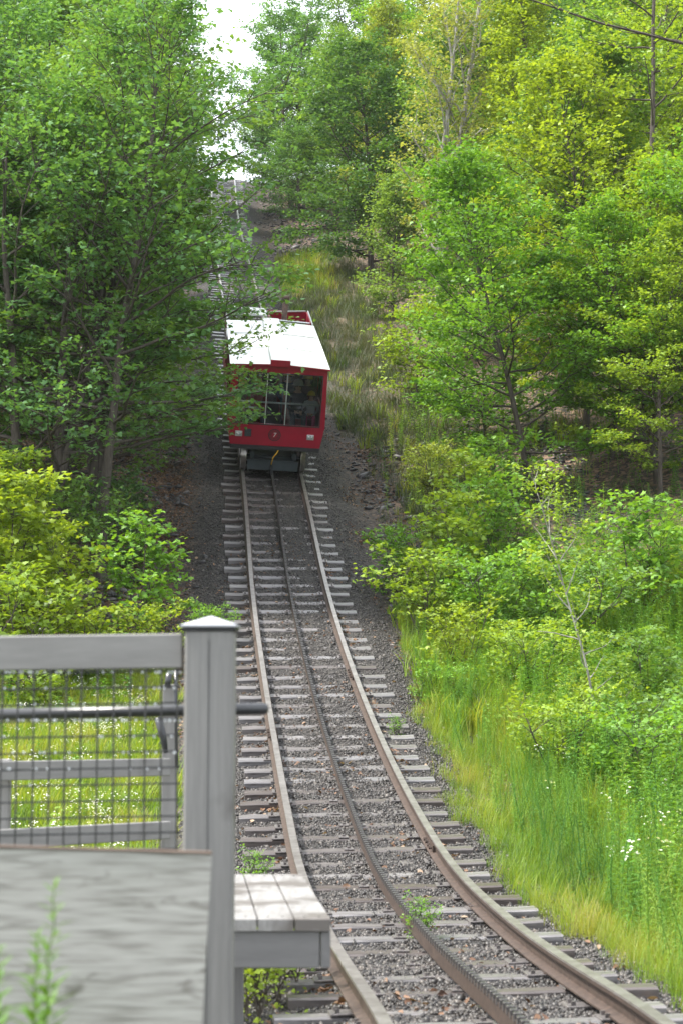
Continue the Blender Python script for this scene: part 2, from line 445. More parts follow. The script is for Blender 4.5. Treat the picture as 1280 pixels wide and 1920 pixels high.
# rack rail
s = 0.0
RP = [(-0.015, -0.022), (0.015, -0.022), (0.015, -0.125), (-0.015, -0.125)]
while s < S_END:
    e = min(s + 6.1, S_END)
    tpart('rack_rail', sweep(s, e - 0.006, 0, RP, 0.5).mesh('rack_rail', M_rust)); s = e
tb = MB(); tb.box((0, 0, 0), (0.020, 0.022, 0.024), bev=0.004); tooth_me = tb.mesh('tooth', M_rack)
TP = 0.1
nt = int(S_END / TP); far_mb = MB(); near_n = 150
s_near0 = float(np.interp(8.4, _ty, _ts))
cnt = 0
for i in range(nt):
    s = i * TP + 0.04
    if s < s_near0 - 0.6: continue
    p, C, t, U = frame_at(y_at(s)); c = p - U * 0.016
    if cnt < near_n:
        o = tpart('tooth', tooth_me); cnt += 1
        M = Matrix(((C[0], t[0], U[0], c[0]), (C[1], t[1], U[1], c[1]), (C[2], t[2], U[2], c[2]), (0, 0, 0, 1)))
        o.matrix_world = M
        o.matrix_parent_inverse = Matrix.Identity(4); o.matrix_local = Matrix.Translation(-track.location) @ M
    else:
        far_mb.box(c, (0.020, 0.022, 0.024), (C, t, U))
o = tpart('teeth', far_mb.mesh('teeth', M_rack)); o['kind'] = 'stuff'
# sleepers
sleeper_meshes = []
for k in range(5):
    R = random.Random(k)
    mb = MB(); n = 12
    w = 0.085 + R.uniform(-.008, .008)
    V = []
    for i in range(n + 1):
        x = -1.07 + 2.14 * i / n
        dz = R.uniform(-.006, .003); dy = R.uniform(-.006, .006)
        hw = w + R.uniform(-.006, .004)
        V += [(x, -hw + dy, -0.15), (x, -hw + dy, -0.012 + dz), (x, -hw + 0.012 + dy, dz), (x, hw - 0.012 + dy, dz + R.uniform(-.003, .003)), (x, hw + dy, -0.012 + dz), (x, hw + dy, -0.15)]
    F = [(i * 6 + q, i * 6 + q + 1, (i + 1) * 6 + q + 1, (i + 1) * 6 + q) for i in range(n) for q in range(5)] + [(0, 1, 2, 3, 4, 5), tuple(n * 6 + q for q in (5, 4, 3, 2, 1, 0))]
    mb.add(V, F); sleeper_meshes.append(mb.mesh('sleeper', M_tie))
pm = MB(); pm.box((0, 0, 0.006), (0.125, 0.085, 0.006), bev=0.002)
for (a, b_) in ((-.085, -.05), (-.085, .05), (.085, -.05), (.085, .05)):
    pm.box((a, b_, 0.02), (0.012, 0.010, 0.014))
plate_me = pm.mesh('tie_plate', M_plate)
cm = MB(); cm.box((0, 0, 0.006), (0.045, 0.05, 0.006), bev=0.002); cm.lathe([(0, .03), (.018, .03), (.018, .012)], (0, 0, 0), None, 6)
clip_me = cm.mesh('rack_clip', M_plate)
s = s_near0 - 0.8; si = 0
clips = 0
Rr = random.Random(5)
while s < S_END - 0.3:
    p, C, t, U = frame_at(y_at(s))
    a = math.radians(Rr.uniform(-2.2, 2.2)); C2 = C * math.cos(a) + t * math.sin(a); t2 = np.cross(U, C2)
    c = p - U * (0.145 + Rr.uniform(0, 0.020)) + C * Rr.uniform(-.07, .07)
    M = Matrix(((C2[0], t2[0], U[0], c[0]), (C2[1], t2[1], U[1], c[1]), (C2[2], t2[2], U[2], c[2]), (0, 0, 0, 1)))
    o = bpy.data.objects.new('sleeper', Rr.choice(sleeper_meshes)); COL.objects.link(o); o.parent = track
    o.matrix_local = Matrix.Translation(-track.location) @ M
    if si < 72:
        for q in (-RAIL_OFF, RAIL_OFF):
            pl = bpy.data.objects.new('tie_plate', plate_me); COL.objects.link(pl); pl.parent = o; pl.location = (q, 0, 0.0)
        for q in (-0.085, 0.085):
            pl = bpy.data.objects.new('rack_clip', clip_me); COL.objects.link(pl); pl.parent = o; pl.location = (q, Rr.uniform(-.02, .02), 0.0)
    s += 0.57 + Rr.uniform(-.035, .035); si += 1

# ------------------------------------------------------------------ scattered small things (instances of unlinked templates)
def unlinked(name, me):
    return bpy.data.objects.new(name, me)
def scatter(name, templates, P, rot, scl, label, kind='stuff'):
    n = len(P)
    me = bpy.data.meshes.new(name)
    me.vertices.add(n); me.vertices.foreach_set('co', P.astype(np.float32).ravel())
    a = me.attributes.new('rot', 'FLOAT_VECTOR', 'POINT'); a.data.foreach_set('vector', rot.astype(np.float32).ravel())
    a = me.attributes.new('scl', 'FLOAT', 'POINT'); a.data.foreach_set('value', scl.astype(np.float32))
    a = me.attributes.new('idx', 'INT', 'POINT'); a.data.foreach_set('value', rng.integers(0, len(templates), n).astype(np.int32))
    col = bpy.data.collections.new(name + '_templates')
    for t in templates: col.objects.link(t)
    o = link(name, me); tag(o, label, kind=kind)
    g = bpy.data.node_groups.new(name, 'GeometryNodeTree')
    g.interface.new_socket('Geometry', in_out='INPUT', socket_type='NodeSocketGeometry')
    g.interface.new_socket('Geometry', in_out='OUTPUT', socket_type='NodeSocketGeometry')
    N, L = g.nodes, g.links
    gi, go = N.new('NodeGroupInput'), N.new('NodeGroupOutput')
    ip = N.new('GeometryNodeInstanceOnPoints'); ci = N.new('GeometryNodeCollectionInfo')
    ci.inputs['Collection'].default_value = col; ci.inputs['Separate Children'].default_value = True; ci.inputs['Reset Children'].default_value = True
    L.new(gi.outputs[0], ip.inputs['Points']); L.new(ci.outputs[0], ip.inputs['Instance'])
    ip.inputs['Pick Instance'].default_value = True
    for nm, ty, sk in (('idx', 'INT', 'Instance Index'), ('rot', 'FLOAT_VECTOR', 'Rotation'), ('scl', 'FLOAT', 'Scale')):
        na = N.new('GeometryNodeInputNamedAttribute'); na.data_type = ty; na.inputs['Name'].default_value = nm
        out = [x for x in na.outputs if x.enabled and x.name == 'Attribute'][0]
        L.new(out, ip.inputs[sk])
    L.new(ip.outputs[0], go.inputs[0])
    md = o.modifiers.new('scatter', 'NODES'); md.node_group = g
    return o
def in_view(X, Y, Z, margin=60):
    d = Y * math.cos(PITCH) + Z * math.sin(PITCH); up = -Y * math.sin(PITCH) + Z * math.cos(PITCH)
    px = 640 + FPX * X / d; py = 960 - FPX * up / d
    return (px > -margin) & (px < 1280 + margin) & (py > -margin) & (py < 1920 + margin * 3)
def sample(n, y0, y1, u0, u1, dens=None, ypow=1.0):
    """n points over the strip u0..u1 beside the track; more of them near the camera for ypow > 1"""
    f = rng.random(n)
    Y = y0 + (y1 - y0) * f ** ypow
    U = rng.uniform(u0, u1, n)
    X = TX(Y) + U
    if dens is not None:
        k = rng.random(n) < dens(X, Y, U); X, Y, U = X[k], Y[k], U[k]
    Z = ground(X, Y)
    k = in_view(X, Y, Z, 80)
    return X[k], Y[k], Z[k], U[k]
def rotz(n, tilt=0.0):
    return np.stack([rng.normal(0, tilt, n), rng.normal(0, tilt, n), rng.uniform(0, 6.283, n)], 1)

# stones
def rock_mesh(name, m, seed, flat=0.7):
    R = np.random.default_rng(seed)
    phi = (1 + 5 ** 0.5) / 2
    v = np.array([(-1, phi, 0), (1, phi, 0), (-1, -phi, 0), (1, -phi, 0), (0, -1, phi), (0, 1, phi), (0, -1, -phi), (0, 1, -phi), (phi, 0, -1), (phi, 0, 1), (-phi, 0, -1), (-phi, 0, 1)], float)
    v /= np.linalg.norm(v[0]); v *= R.uniform(0.7, 1.2, (12, 1)); v *= np.array([R.uniform(.8, 1.25), R.uniform(.7, 1), flat])
    f = np.array([(0, 11, 5), (0, 5, 1), (0, 1, 7), (0, 7, 10), (0, 10, 11), (1, 5, 9), (5, 11, 4), (11, 10, 2), (10, 7, 6), (7, 1, 8), (3, 9, 4), (3, 4, 2), (3, 2, 6), (3, 6, 8), (3, 8, 9), (4, 9, 5), (2, 4, 11), (6, 2, 10), (8, 6, 7), (9, 8, 1)])
    return np_mesh(name, v, f, m)
stones = [unlinked('stone', rock_mesh('stone', M_stone, i)) for i in range(5)]
shales = [unlinked('shale', rock_mesh('shale', M_shale, 20 + i, 0.35)) for i in range(5)]
def bal(X, Y, U): return 1 - 0.8 * sm(1.3, 1.9, np.abs(U) + 0.3 * wob(X, Y, 2))
a = sample(230000, 8.2, 30, -2.4, 2.4, bal, 1.3); b_ = sample(80000, 30, 62, -2.2, 2.4, bal, 1.2)
X = np.concatenate([a[0], b_[0]]); Y = np.concatenate([a[1], b_[1]]); Z = np.concatenate([a[2], b_[2]])
n = len(X)
scatter('ballast_gravel', stones, np.stack([X, Y, Z + rng.uniform(-.010, .008, n)], 1), rotz(n, 1.0), rng.gamma(3.5, 0.0027, n) + 0.005, 'grey crushed stone ballast between and beside the sleepers')
def shd(X, Y, U): return np.clip(sm(1.5, 2.6, np.abs(U) + 0.4 * wob(X, Y, 1.5, 4)) * (0.35 + 0.65 * sm(-.2, .5, wob(X, Y, 0.9, 8))), 0, 1) * np.where(U < 0, sm(22, 27, Y), np.maximum(sm(20, 30, Y) * (1 - sm(42, 46, Y)), sm(70, 76, Y)))
X, Y, Z, U = sample(60000, 20, 100, -7, 7, shd, 1.1); n = len(X)
scatter('shale_rubble', shales, np.stack([X, Y, Z + 0.01], 1), rotz(n, 0.35), rng.gamma(3, 0.018, n) + 0.02, 'dark flat shale rubble on the banks beside the track')
# dead leaves
def leaf_dead(seed):
    R = np.random.default_rng(seed)
    v = np.array([(0, -.5, 0), (.32, -.1, .12), (.2, .3, .16), (0, .6, 0.02), (-.22, .3, .1), (-.35, -.1, .2), (0, 0, -.02)]) + R.normal(0, .05, (7, 3))
    f = np.array([(0, 1, 6), (1, 2, 6), (2, 3, 6), (3, 4, 6), (4, 5, 6), (5, 0, 6)])
    return np_mesh('dead_leaf', v, f, M_litter)
dl = [unlinked('dead_leaf', leaf_dead(i)) for i in range(4)]
def litd(X, Y, U):
    on = 0.18 * np.clip(wob(X, Y, 1.2, 9) + 0.25, 0, 1) * (np.abs(U) < 1.5)
    off = sm(1.4, 2.4, np.abs(U)) * (0.25 + 0.75 * sm(-.3, .6, wob(X, Y, 0.7, 10)))
    off = off * np.where(U > 0, np.where(Y < 24, 0.5 * (U < 2.4), 0.7), np.where(Y < 26, .3, 1.0))
    return np.clip(on + off * 0.8, 0, 1)
X, Y, Z, U = sample(72000, 8.2, 75, -8, 5, litd, 1.5)
x2, y2, z2, u2 = sample(110000, 23, 48, -8, -1.5, lambda X, Y, U: sm(1.5, 2.2, -U) * (.35 + .65 * sm(-.3, .4, wob(X, Y, 1.2, 33))))
x3, y3, z3, u3 = sample(26000, 9, 34, -1.3, 1.3, lambda X, Y, U: (.12 + .88 * sm(.12, .05, abs(abs(U) - .78))) * sm(-.1, .5, wob(X, Y, 1.6, 35)))
x4, y4, z4, u4 = sample(16000, 9, 44, 1.3, 3.6, lambda X, Y, U: sm(1.3, 1.6, U) * sm(-.2, .4, wob(X, Y, 1.6, 36)))
X = np.r_[X, x2, x3, x4]; Y = np.r_[Y, y2, y3, y4]; Z = np.r_[Z, z2, z3, z4]; n = len(X)
scatter('leaf_litter', dl, np.stack([X, Y, Z + rng.uniform(.0, .03, n)], 1), rotz(n, 0.5), rng.uniform(.025, .065, n), 'brown and tan fallen leaves lying along both sides of the track')

# ------------------------------------------------------------------ grass, weeds, flowers
def blade_tuft(name, m, nb, h, w, rad, lean, seed, heads=False):
    R = np.random.default_rng(seed); V = []; F = []
    for i in range(nb):
        a = R.uniform(0, 6.283); r = rad * math.sqrt(R.random()); b = np.array([math.cos(a) * r, math.sin(a) * r, 0])
        hh = h * R.uniform(.5, 1.15); d = R.uniform(0, 6.283); ln = lean * R.uniform(.2, 1.3) * hh
        wd = np.array([math.cos(d + 1.57), math.sin(d + 1.57), 0]) * w * R.uniform(.7, 1.3)
        dr = np.array([math.cos(d), math.sin(d), 0]); o = len(V)
        for t, q in ((0, 1), (.5, .9), (.8, .55)):
            c = b + dr * ln * t * t + np.array([0, 0, hh * (t - 0.12 * t * t)])
            V += [c - wd * q, c + wd * q]
        V.append(b + dr * ln + np.array([0, 0, hh * 0.88]))
        F += [(o, o + 1, o + 3), (o, o + 3, o + 2), (o + 2, o + 3, o + 5), (o + 2, o + 5, o + 4), (o + 4, o + 5, o + 6)]
    return unlinked(name, np_mesh(name, np.array(V), np.array(F), m))
tall = [blade_tuft('tuft', M_grass, 18, .22 + .09 * i, .0022 + .0009 * (i % 3), .15, .4 + .12 * (i % 4), i) for i in range(6)]
short = [blade_tuft('tuft', M_grass, 22, .26, .0035, .10, .7, 40 + i) for i in range(4)]
dull = [blade_tuft('tuft', M_grass_dull, 18, .22 + .08 * i, .005, .16, .3 + .1 * i, 60 + i) for i in range(5)]
farg = [blade_tuft('tuft', M_grass, 18, .45, .010, .18, .5, 80 + i) for i in range(4)]
def gR(X, Y, U): return masks(X, Y)[2] * (U > 0) * (0.55 + 0.45 * sm(-.5, .3, wob(X, Y, 1.1, 12)))
X, Y, Z, U = sample(26000, 8.6, 30, 1.05, 6.5, gR, 1.0); n = len(X)
scatter('meadow_grass', tall, np.stack([X, Y, Z - .02], 1), rotz(n, .1), rng.uniform(.55, 1.25, n) * np.clip(sm(1.5, 2.6, U), .45, 1), 'tall bright green grass on the right of the track in the foreground')
def gL(X, Y, U): return masks(X, Y)[2] * (U < 0)
X, Y, Z, U = sample(9000, 9, 30, -7.5, -1.7, gL, 1.0); n = len(X)
scatter('short_grass', short, np.stack([X, Y, Z - .01], 1), rotz(n, .15), rng.uniform(.6, 1.3, n), 'short grass of the clearing seen behind the wooden fence')
def gM(X, Y, U): return masks(X, Y)[2] * (U > 0) * (0.5 + 0.5 * sm(-.3, .4, wob(X, Y, .8, 14))) * (1 - sm(66, 80, Y)) * np.where(Y > 32, .45 + .4 * sm(-.2, .4, wob(X, Y, 1.7, 19)), 1) * (1 - .85 * sm(4.0, 5.2, U) * sm(28, 31, Y))
X, Y, Z, U = sample(22000, 23, 80, 1.6, 8.5, gM, 1.0)
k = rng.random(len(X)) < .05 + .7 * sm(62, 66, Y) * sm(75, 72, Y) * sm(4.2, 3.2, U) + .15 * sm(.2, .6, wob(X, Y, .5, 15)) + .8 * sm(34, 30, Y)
n1, n2 = k.sum(), (~k).sum()
scatter('hillside_grass', farg, np.stack([X[k], Y[k], Z[k]], 1), rotz(n1, .1), rng.uniform(.5, 1.2, n1), 'green grass on the slope right of the mine car')
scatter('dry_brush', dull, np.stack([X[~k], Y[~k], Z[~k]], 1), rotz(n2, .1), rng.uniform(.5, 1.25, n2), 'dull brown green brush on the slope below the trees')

def weed_mesh(seed, h, nl, lw, ll, m=None, top=None):
    R = np.random.default_rng(seed); V = []; F = []
    bend = R.normal(0, .12, 2)
    def pt(t): return np.array([bend[0] * t * t * h, bend[1] * t * t * h, h * t])
    for i in range(8):
        t0, t1 = i / 8, (i + 1) / 8; r0 = .006 * (1 - .6 * t0)
        o = len(V)
        for t, r in ((t0, r0), (t1, r0)):
            for a in (0, 2.1, 4.2): V.append(pt(t) + np.array([math.cos(a), math.sin(a), 0]) * r)
        for a in range(3): F += [(o + a, o + (a + 1) % 3, o + 3 + (a + 1) % 3), (o + a, o + 3 + (a + 1) % 3, o + 3 + a)]
    for i in range(nl):
        t = .12 + .88 * (i + R.random()) / nl; a = i * 2.4 + R.normal(0, .3)
        L_ = ll * (1.1 - .6 * t) * R.uniform(.75, 1.2); W = lw * R.uniform(.8, 1.2) * (1.1 - .5 * t)
        d = np.array([math.cos(a), math.sin(a), 0]); s_ = np.array([-d[1], d[0], 0]); e = R.uniform(.0, .8)
        p = pt(t); o = len(V)
        V += [p, p + d * L_ * .45 + s_ * W + np.array([0, 0, L_ * .45 * e]), p + d * L_ * .45 - s_ * W + np.array([0, 0, L_ * .45 * e]), p + d * L_ + np.array([0, 0, L_ * (.7 * e - .25)]), p + d * L_ * .45 + np.array([0, 0, L_ * .45 * e - W * .4])]
        F += [(0 + o, o + 1, o + 4), (o, o + 4, o + 2), (o + 1, o + 3, o + 4), (o + 4, o + 3, o + 2)]
    return np.array(V), np.array(F)
weeds = []
for i in range(5):
    v, f = weed_mesh(i, 1.0, 54, .013, .13); weeds.append(unlinked('weed', np_mesh('weed', v, f, M_weed)))
for i in range(3):
    v, f = weed_mesh(30 + i, .75, 26, .035, .13); weeds.append(unlinked('weed', np_mesh('weed', v, f, M_weed)))
def wd(X, Y, U):
    return sm(2.2, 3.3, U + .7 * wob(X, Y, .8, 17)) * sm(12, 17, Y + 1.2 * U) * (1 - .93 * sm(29, 34, Y))
X, Y, Z, U = sample(13000, 11, 44, 1.9, 9, wd, 1.0); n = len(X)
scatter('tall_weeds', weeds, np.stack([X, Y, Z], 1), rotz(n, .08), rng.uniform(.6, 1.2, n), 'dense tall leafy weeds filling the hollow right of the grass')
def wl2(X, Y, U): return (0.10 + 0.6 * sm(.1, .6, wob(X, Y, 1.1, 18))) * np.where(U > 0, sm(1.9, 2.6, U), 1)
Xa, Ya, Za, Ua = sample(4200, 9.5, 28, 1.4, 5, wl2); Xb, Yb, Zb, Ub = sample(2200, 17, 60, -8, -2.6, wl2)
X = np.r_[Xa, Xb]; Y = np.r_[Ya, Yb]; Z = np.r_[Za, Zb]; n = len(X)
scatter('low_herbs', [w for w in [unlinked('herb', np_mesh('herb', *weed_mesh(70 + i, .5, 22, .035, .14), M_weed)) for i in range(4)]], np.stack([X, Y, Z], 1), rotz(n, .15), rng.uniform(.5, 1.1, n), 'low leafy herbs under the trees and among the grass')
# flowers
def flower(seed, petal, r, h):
    R = np.random.default_rng(seed); V = []; F = []
    for k in range(7):
        o = len(V); c = np.array([R.normal(0, .03), R.normal(0, .03), h + R.normal(0, .03)])
        for a in range(6):
            t = a * 1.047; V.append(c + r * np.array([math.cos(t), math.sin(t), R.normal(0, .25)]))
        V.append(c + np.array([0, 0, r * .4]))
        F += [(o + a, o + (a + 1) % 6, o + 6) for a in range(6)]
    o = len(V); V += [(-.002, 0, 0), (.002, 0, 0), (0, 0, h)]; F.append((o, o + 1, o + 2))
    mi = np.zeros(len(F)); mi[-1] = 1
    return unlinked('flower', np_mesh('flower', np.array(V), np.array(F), [petal, M_weed], mi=mi))
fl = [flower(i, M_petal, .009, .26) for i in range(4)]
def fd(X, Y, U): return (0.25 + .75 * sm(-.1, .5, wob(X, Y, 1.3, 21)))
X, Y, Z, U = sample(2600, 12, 27, -7, -2.2, fd); n = len(X)
scatter('white_blossom', fl, np.stack([X, Y, Z], 1), rotz(n, .2), rng.uniform(.7, 1.3, n), 'small white wildflowers across the clearing behind the fence')
fr = [flower(10 + i, M_petal, .009, .6) for i in range(3)]
def fd2(X, Y, U): return sm(.25, .6, wob(X, Y, 1.0, 22))
X, Y, Z, U = sample(1500, 10, 24, 2.0, 5.5, fd2); n = len(X)
scatter('pale_wildflowers', fr, np.stack([X, Y, Z], 1), rotz(n, .2), rng.uniform(.8, 1.2, n), 'pale wildflower heads scattered in the tall grass on the right')

fz_ = [flower(20 + i, M_petal, .015, .58) for i in range(3)]
X, Y, Z, U = sample(260, 10.5, 20, 1.9, 4.5, lambda X, Y, U: .15 + .5 * sm(0, .5, wob(X, Y, .9, 41))); n = len(X)
scatter('daisies', fz_, np.stack([X, Y, Z], 1), rotz(n, .2), rng.uniform(.8, 1.2, n), 'white daisies standing in the foreground grass right of the track')
X, Y, Z, U = sample(4200, 9.5, 28, 1.5, 5.5, lambda X, Y, U: sm(1.3, 1.9, U) * (.3 + .7 * sm(-.2, .4, wob(X, Y, .9, 42)))); n = len(X)
scatter('feathery_weeds', [unlinked('feathery_weed', np_mesh('feathery_weed', *weed_mesh(120 + i, .8, 90, .004, .10), M_weed)) for i in range(4)], np.stack([X, Y, Z], 1), rotz(n, .12), rng.uniform(.5, 1.05, n), 'feathery green weeds mixed into the foreground grass')
X, Y, Z, U = sample(2600, 27, 46, 1.6, 5, lambda X, Y, U: .3 * sm(1.6, 2.4, U) * sm(-.2, .4, wob(X, Y, 1.2, 43))); n = len(X)
scatter('sparse_tufts', dull + short, np.stack([X, Y, Z], 1), rotz(n, .12), rng.uniform(.4, .9, n), 'sparse dull grass tufts on the brown bank right of the car')

# ------------------------------------------------------------------ trees and shrubs
T_DIA = (np.array([(0, 0, 0), (.36, .42, .05), (0, 1, -.06), (-.36, .42, .05)]), np.array([(0, 1, 2), (0, 2, 3)]))
T_TRI = (np.array([(0, 0, 0), (.48, .30, .02), (.22, .52, .03), (0, 1.0, -.08), (-.22, .52, .03), (-.48, .30, .02)]), np.array([(0, 1, 2), (0, 2, 4), (2, 3, 4), (0, 4, 5)]))
_m = [(0, 0), (.30, .10), (.55, .02), (.42, .30), (.62, .55), (.27, .50), (.22, .66), (0, 1.0), (-.22, .66), (-.27, .50), (-.62, .55), (-.42, .30), (-.55, .02), (-.30, .10)]
_mv = [(x, y, -.10 * abs(x) - .10 * max(0, y - .5)) for x, y in _m] + [(0, .32, .03)]
T_MAP = (np.array(_mv), np.array([(14, 0, 1), (14, 1, 3), (1, 2, 3), (14, 3, 5), (3, 4, 5), (14, 5, 9), (5, 6, 9), (6, 8, 9), (6, 7, 8), (14, 9, 11), (9, 10, 11), (14, 11, 13), (11, 12, 13), (14, 13, 0)]))
def stamp(template, P, D, size, rnd, Rg, tilt=0.45, droop=0.25):
    """leaves of one template at P, pointing along D, blade facing roughly up"""
    tv, tf = template; n = len(P)
    Nn = np.array([0, 0, 1.0]) + Rg.normal(0, tilt, (n, 3)); Nn /= np.linalg.norm(Nn, axis=1)[:, None]
    D = D + np.array([0, 0, -droop]); D = D - (D * Nn).sum(1)[:, None] * Nn; D /= np.linalg.norm(D, axis=1)[:, None] + 1e-9
    S = np.cross(D, Nn)
    V = P[:, None, :] + size[:, None, None] * (tv[None, :, 0:1] * S[:, None, :] + tv[None, :, 1:2] * D[:, None, :] + tv[None, :, 2:3] * Nn[:, None, :])
    F = tf[None] + (np.arange(n) * len(tv))[:, None, None]
    return V.reshape(-1, 3), F.reshape(-1, 3), np.repeat(rnd, len(tv))
def path(p, d, L, n, up, wb, Rg):
    pts = [np.array(p, float)]; d = np.array(d, float)
    for i in range(n):
        d = d + np.array([0, 0, up / n]) + Rg.normal(0, wb, 3); d /= np.linalg.norm(d)
        pts.append(pts[-1] + d * (L / n))
    return np.array(pts)
def along(P, t):
    x = t * (len(P) - 1); i = min(int(x), len(P) - 2); f = x - i
    return P[i] * (1 - f) + P[i + 1] * f, P[i + 1] - P[i]
def make_plant(seed, H, r0, base=.25, spread=2.5, n1=30, elev=(25, 65), n2=7, n3=4, k=22, leaf=.11, tmpl=T_TRI, stems=1, lean=(0, 0), wood=1, shape=0.0, tw=.42, bark=None, tilt=.45, up=.25, names=('trunk', 'crown'), fork=.1):
    """returns (wood mesh, leaf mesh). wood: 0 only main limbs, 1 secondaries, 2 twigs too"""
    Rg = np.random.default_rng(seed)
    WV, WF, wo = [], [], 0
    def tube(P, r, n):
        nonlocal wo
        v, f = tube_np(P, r, n); WV.append(v); WF.append(f + wo); wo += len(v)
    A, B, C = [], [], []
    for st in range(stems):
        a = Rg.uniform(0, 6.283); sp = fork * (1 if stems > 1 else 0.15)
        d = np.array([math.cos(a) * sp + lean[0], math.sin(a) * sp + lean[1], 1.0]); d /= np.linalg.norm(d)
        Hs = H * (1 if st == 0 else Rg.uniform(.7, 1))
        T = path((math.cos(a) * r0 * (stems > 1), math.sin(a) * r0 * (stems > 1), -.25), d, Hs + .25, 16, .15, .035, Rg)
        tt = np.linspace(0, 1, 17); rr = r0 * (1 - tt) ** .8 * .95 + r0 * .05; rr[0] *= 1.5; rr[1] *= 1.12
        tube(T, rr, 8)
        m1 = max(3, n1 // stems)
        for i in range(m1):
            q = (i + Rg.random()) / m1; t = base + (1 - base) * q * .98
            p, td = along(T, t)
            az = i * 2.4 + Rg.normal(0, .35) + seed
            el = math.radians(elev[0] + (elev[1] - elev[0]) * q + Rg.normal(0, 8))
            prof = (math.sin(math.pi * min(1, (.22 + .78 * q) ** (1 + shape)))) ** .6 * (1 - .25 * q) + .12
            L1 = spread * prof * Rg.uniform(.7, 1.15)
            d1 = np.array([math.cos(az) * math.cos(el), math.sin(az) * math.cos(el), math.sin(el)])
            P1 = path(p, d1, L1, 7, up, .09, Rg)
            r1 = r0 * (1 - t) ** .7 * .42 + .006
            tube(P1, np.linspace(r1, r1 * .25, 8), 5 if wood else 4)
            nn2 = max(2, int(n2 * L1 / spread + .5))
            for j in range(nn2):
                f = .2 + .8 * (j + Rg.random()) / nn2; f = min(f, .98)
                p2, d2 = along(P1, f); d2 = d2 / np.linalg.norm(d2)
                sd_ = np.cross(d2, (0, 0, 1)); sd_ /= np.linalg.norm(sd_) + 1e-9
                sgn = 1 if j % 2 else -1
                d2 = d2 * .75 + sd_ * sgn * Rg.uniform(.5, 1.0) + np.array([0, 0, Rg.uniform(-.1, .25)])
                L2 = (L1 * .42 * (1.15 - f * .6) + .12) * Rg.uniform(.7, 1.2)
                P2 = path(p2, d2 / np.linalg.norm(d2), L2, 4, .1, .1, Rg)
                if wood >= 1: tube(P2, np.linspace(r1 * .35 + .002, .003, 5), 3)
                cl = Rg.random()
                A.append(P2[1]); B.append(P2[4]); C.append(cl)
                for m in range(n3):
                    g = .25 + .75 * (m + Rg.random()) / n3; g = min(g, .98)
                    p3, d3 = along(P2, g); d3 = d3 / np.linalg.norm(d3)
                    s3 = np.cross(d3, (0, 0, 1)); s3 /= np.linalg.norm(s3) + 1e-9
                    d3 = d3 * .6 + s3 * (1 if m % 2 else -1) * Rg.uniform(.4, 1) + np.array([0, 0, Rg.uniform(-.25, .25)])
                    e3 = p3 + d3 / np.linalg.norm(d3) * tw * Rg.uniform(.6, 1.3)
                    if wood >= 2: tube(np.array([p3, (p3 + e3) / 2 + Rg.normal(0, .01, 3), e3]), np.array([.004, .003, .002]), 3)
                    A.append(p3); B.append(e3); C.append(cl * .6 + Rg.random() * .4)
    A, B, C = np.array(A), np.array(B), np.array(C)
    n = len(A); rep = np.repeat(np.arange(n), k); N = len(rep)
    f = Rg.random(N)[:, None] ** .7 * 1.08
    D = (B - A)[rep]; Ln = np.linalg.norm(D, axis=1)[:, None]; Du = D / (Ln + 1e-9)
    P = A[rep] + D * f + Rg.normal(0, 1, (N, 3)) * np.array([leaf * 1.1, leaf * 1.1, leaf * .30])
    sd_ = np.cross(Du, np.array([0, 0, 1.0])); sg = np.where(Rg.random(N) < .5, 1, -1)[:, None]
    D2 = Du * Rg.uniform(.1, 1, (N, 1)) + sd_ * sg * Rg.uniform(.2, 1, (N, 1)) + Rg.normal(0, .25, (N, 3))
    rnd = np.clip(C[rep] * .45 + Rg.random(N) * .55, 0, 1)
    V, F, rv = stamp(tmpl, P, D2, leaf * Rg.uniform(.6, 1.25, N), rnd, Rg, tilt)
    wm_ = np_mesh(names[0], np.concatenate(WV), np.concatenate(WF), bark or M_bark, smooth=True)
    lm_ = np_mesh(names[1], V, F, M_leaf, rv)
    return wm_, lm_

protos = {}
def plant(name, key, loc, color, label, cat='tree', group=None, scale=1.0, rz=0.0, zoff=0.0, sz=None, names=('trunk', 'crown'), **kw):
    """first use of a key makes the meshes; later ones copy the thing and each of its parts"""
    x, y = loc
    z = Gz(x, y) + zoff
    if key not in protos:
        wm_, lm_ = make_plant(names=names, **kw)
        r = empty(name, (x, y, z), rz)
        link(names[0], wm_, r); link(names[1], lm_, r)
        protos[key] = r
    else:
        r = copy_tree(protos[key]); r.name = name
        r.location = (x, y, z); r.rotation_euler = (0, 0, rz)
    r.scale = (scale, scale, sz or scale)
    tag(r, label, cat, group)
    for c in r.children:
        c.color = (*color, 1)
    return r

BLUEG = (0.115, 0.245, 0.085); DEEP = (0.085, 0.185, 0.060); MID = (0.145, 0.265, 0.060); YEL = (0.25, 0.35, 0.040)
LIME = (0.225, 0.34, 0.045); OLIVE = (0.23, 0.30, 0.065); TAN = (0.28, 0.33, 0.11); FRESH = (0.155, 0.31, 0.045)
def X_at(px, y): return (px - 640) / FPX * (y * math.cos(PITCH) + 0.11 * Gz(0, y))

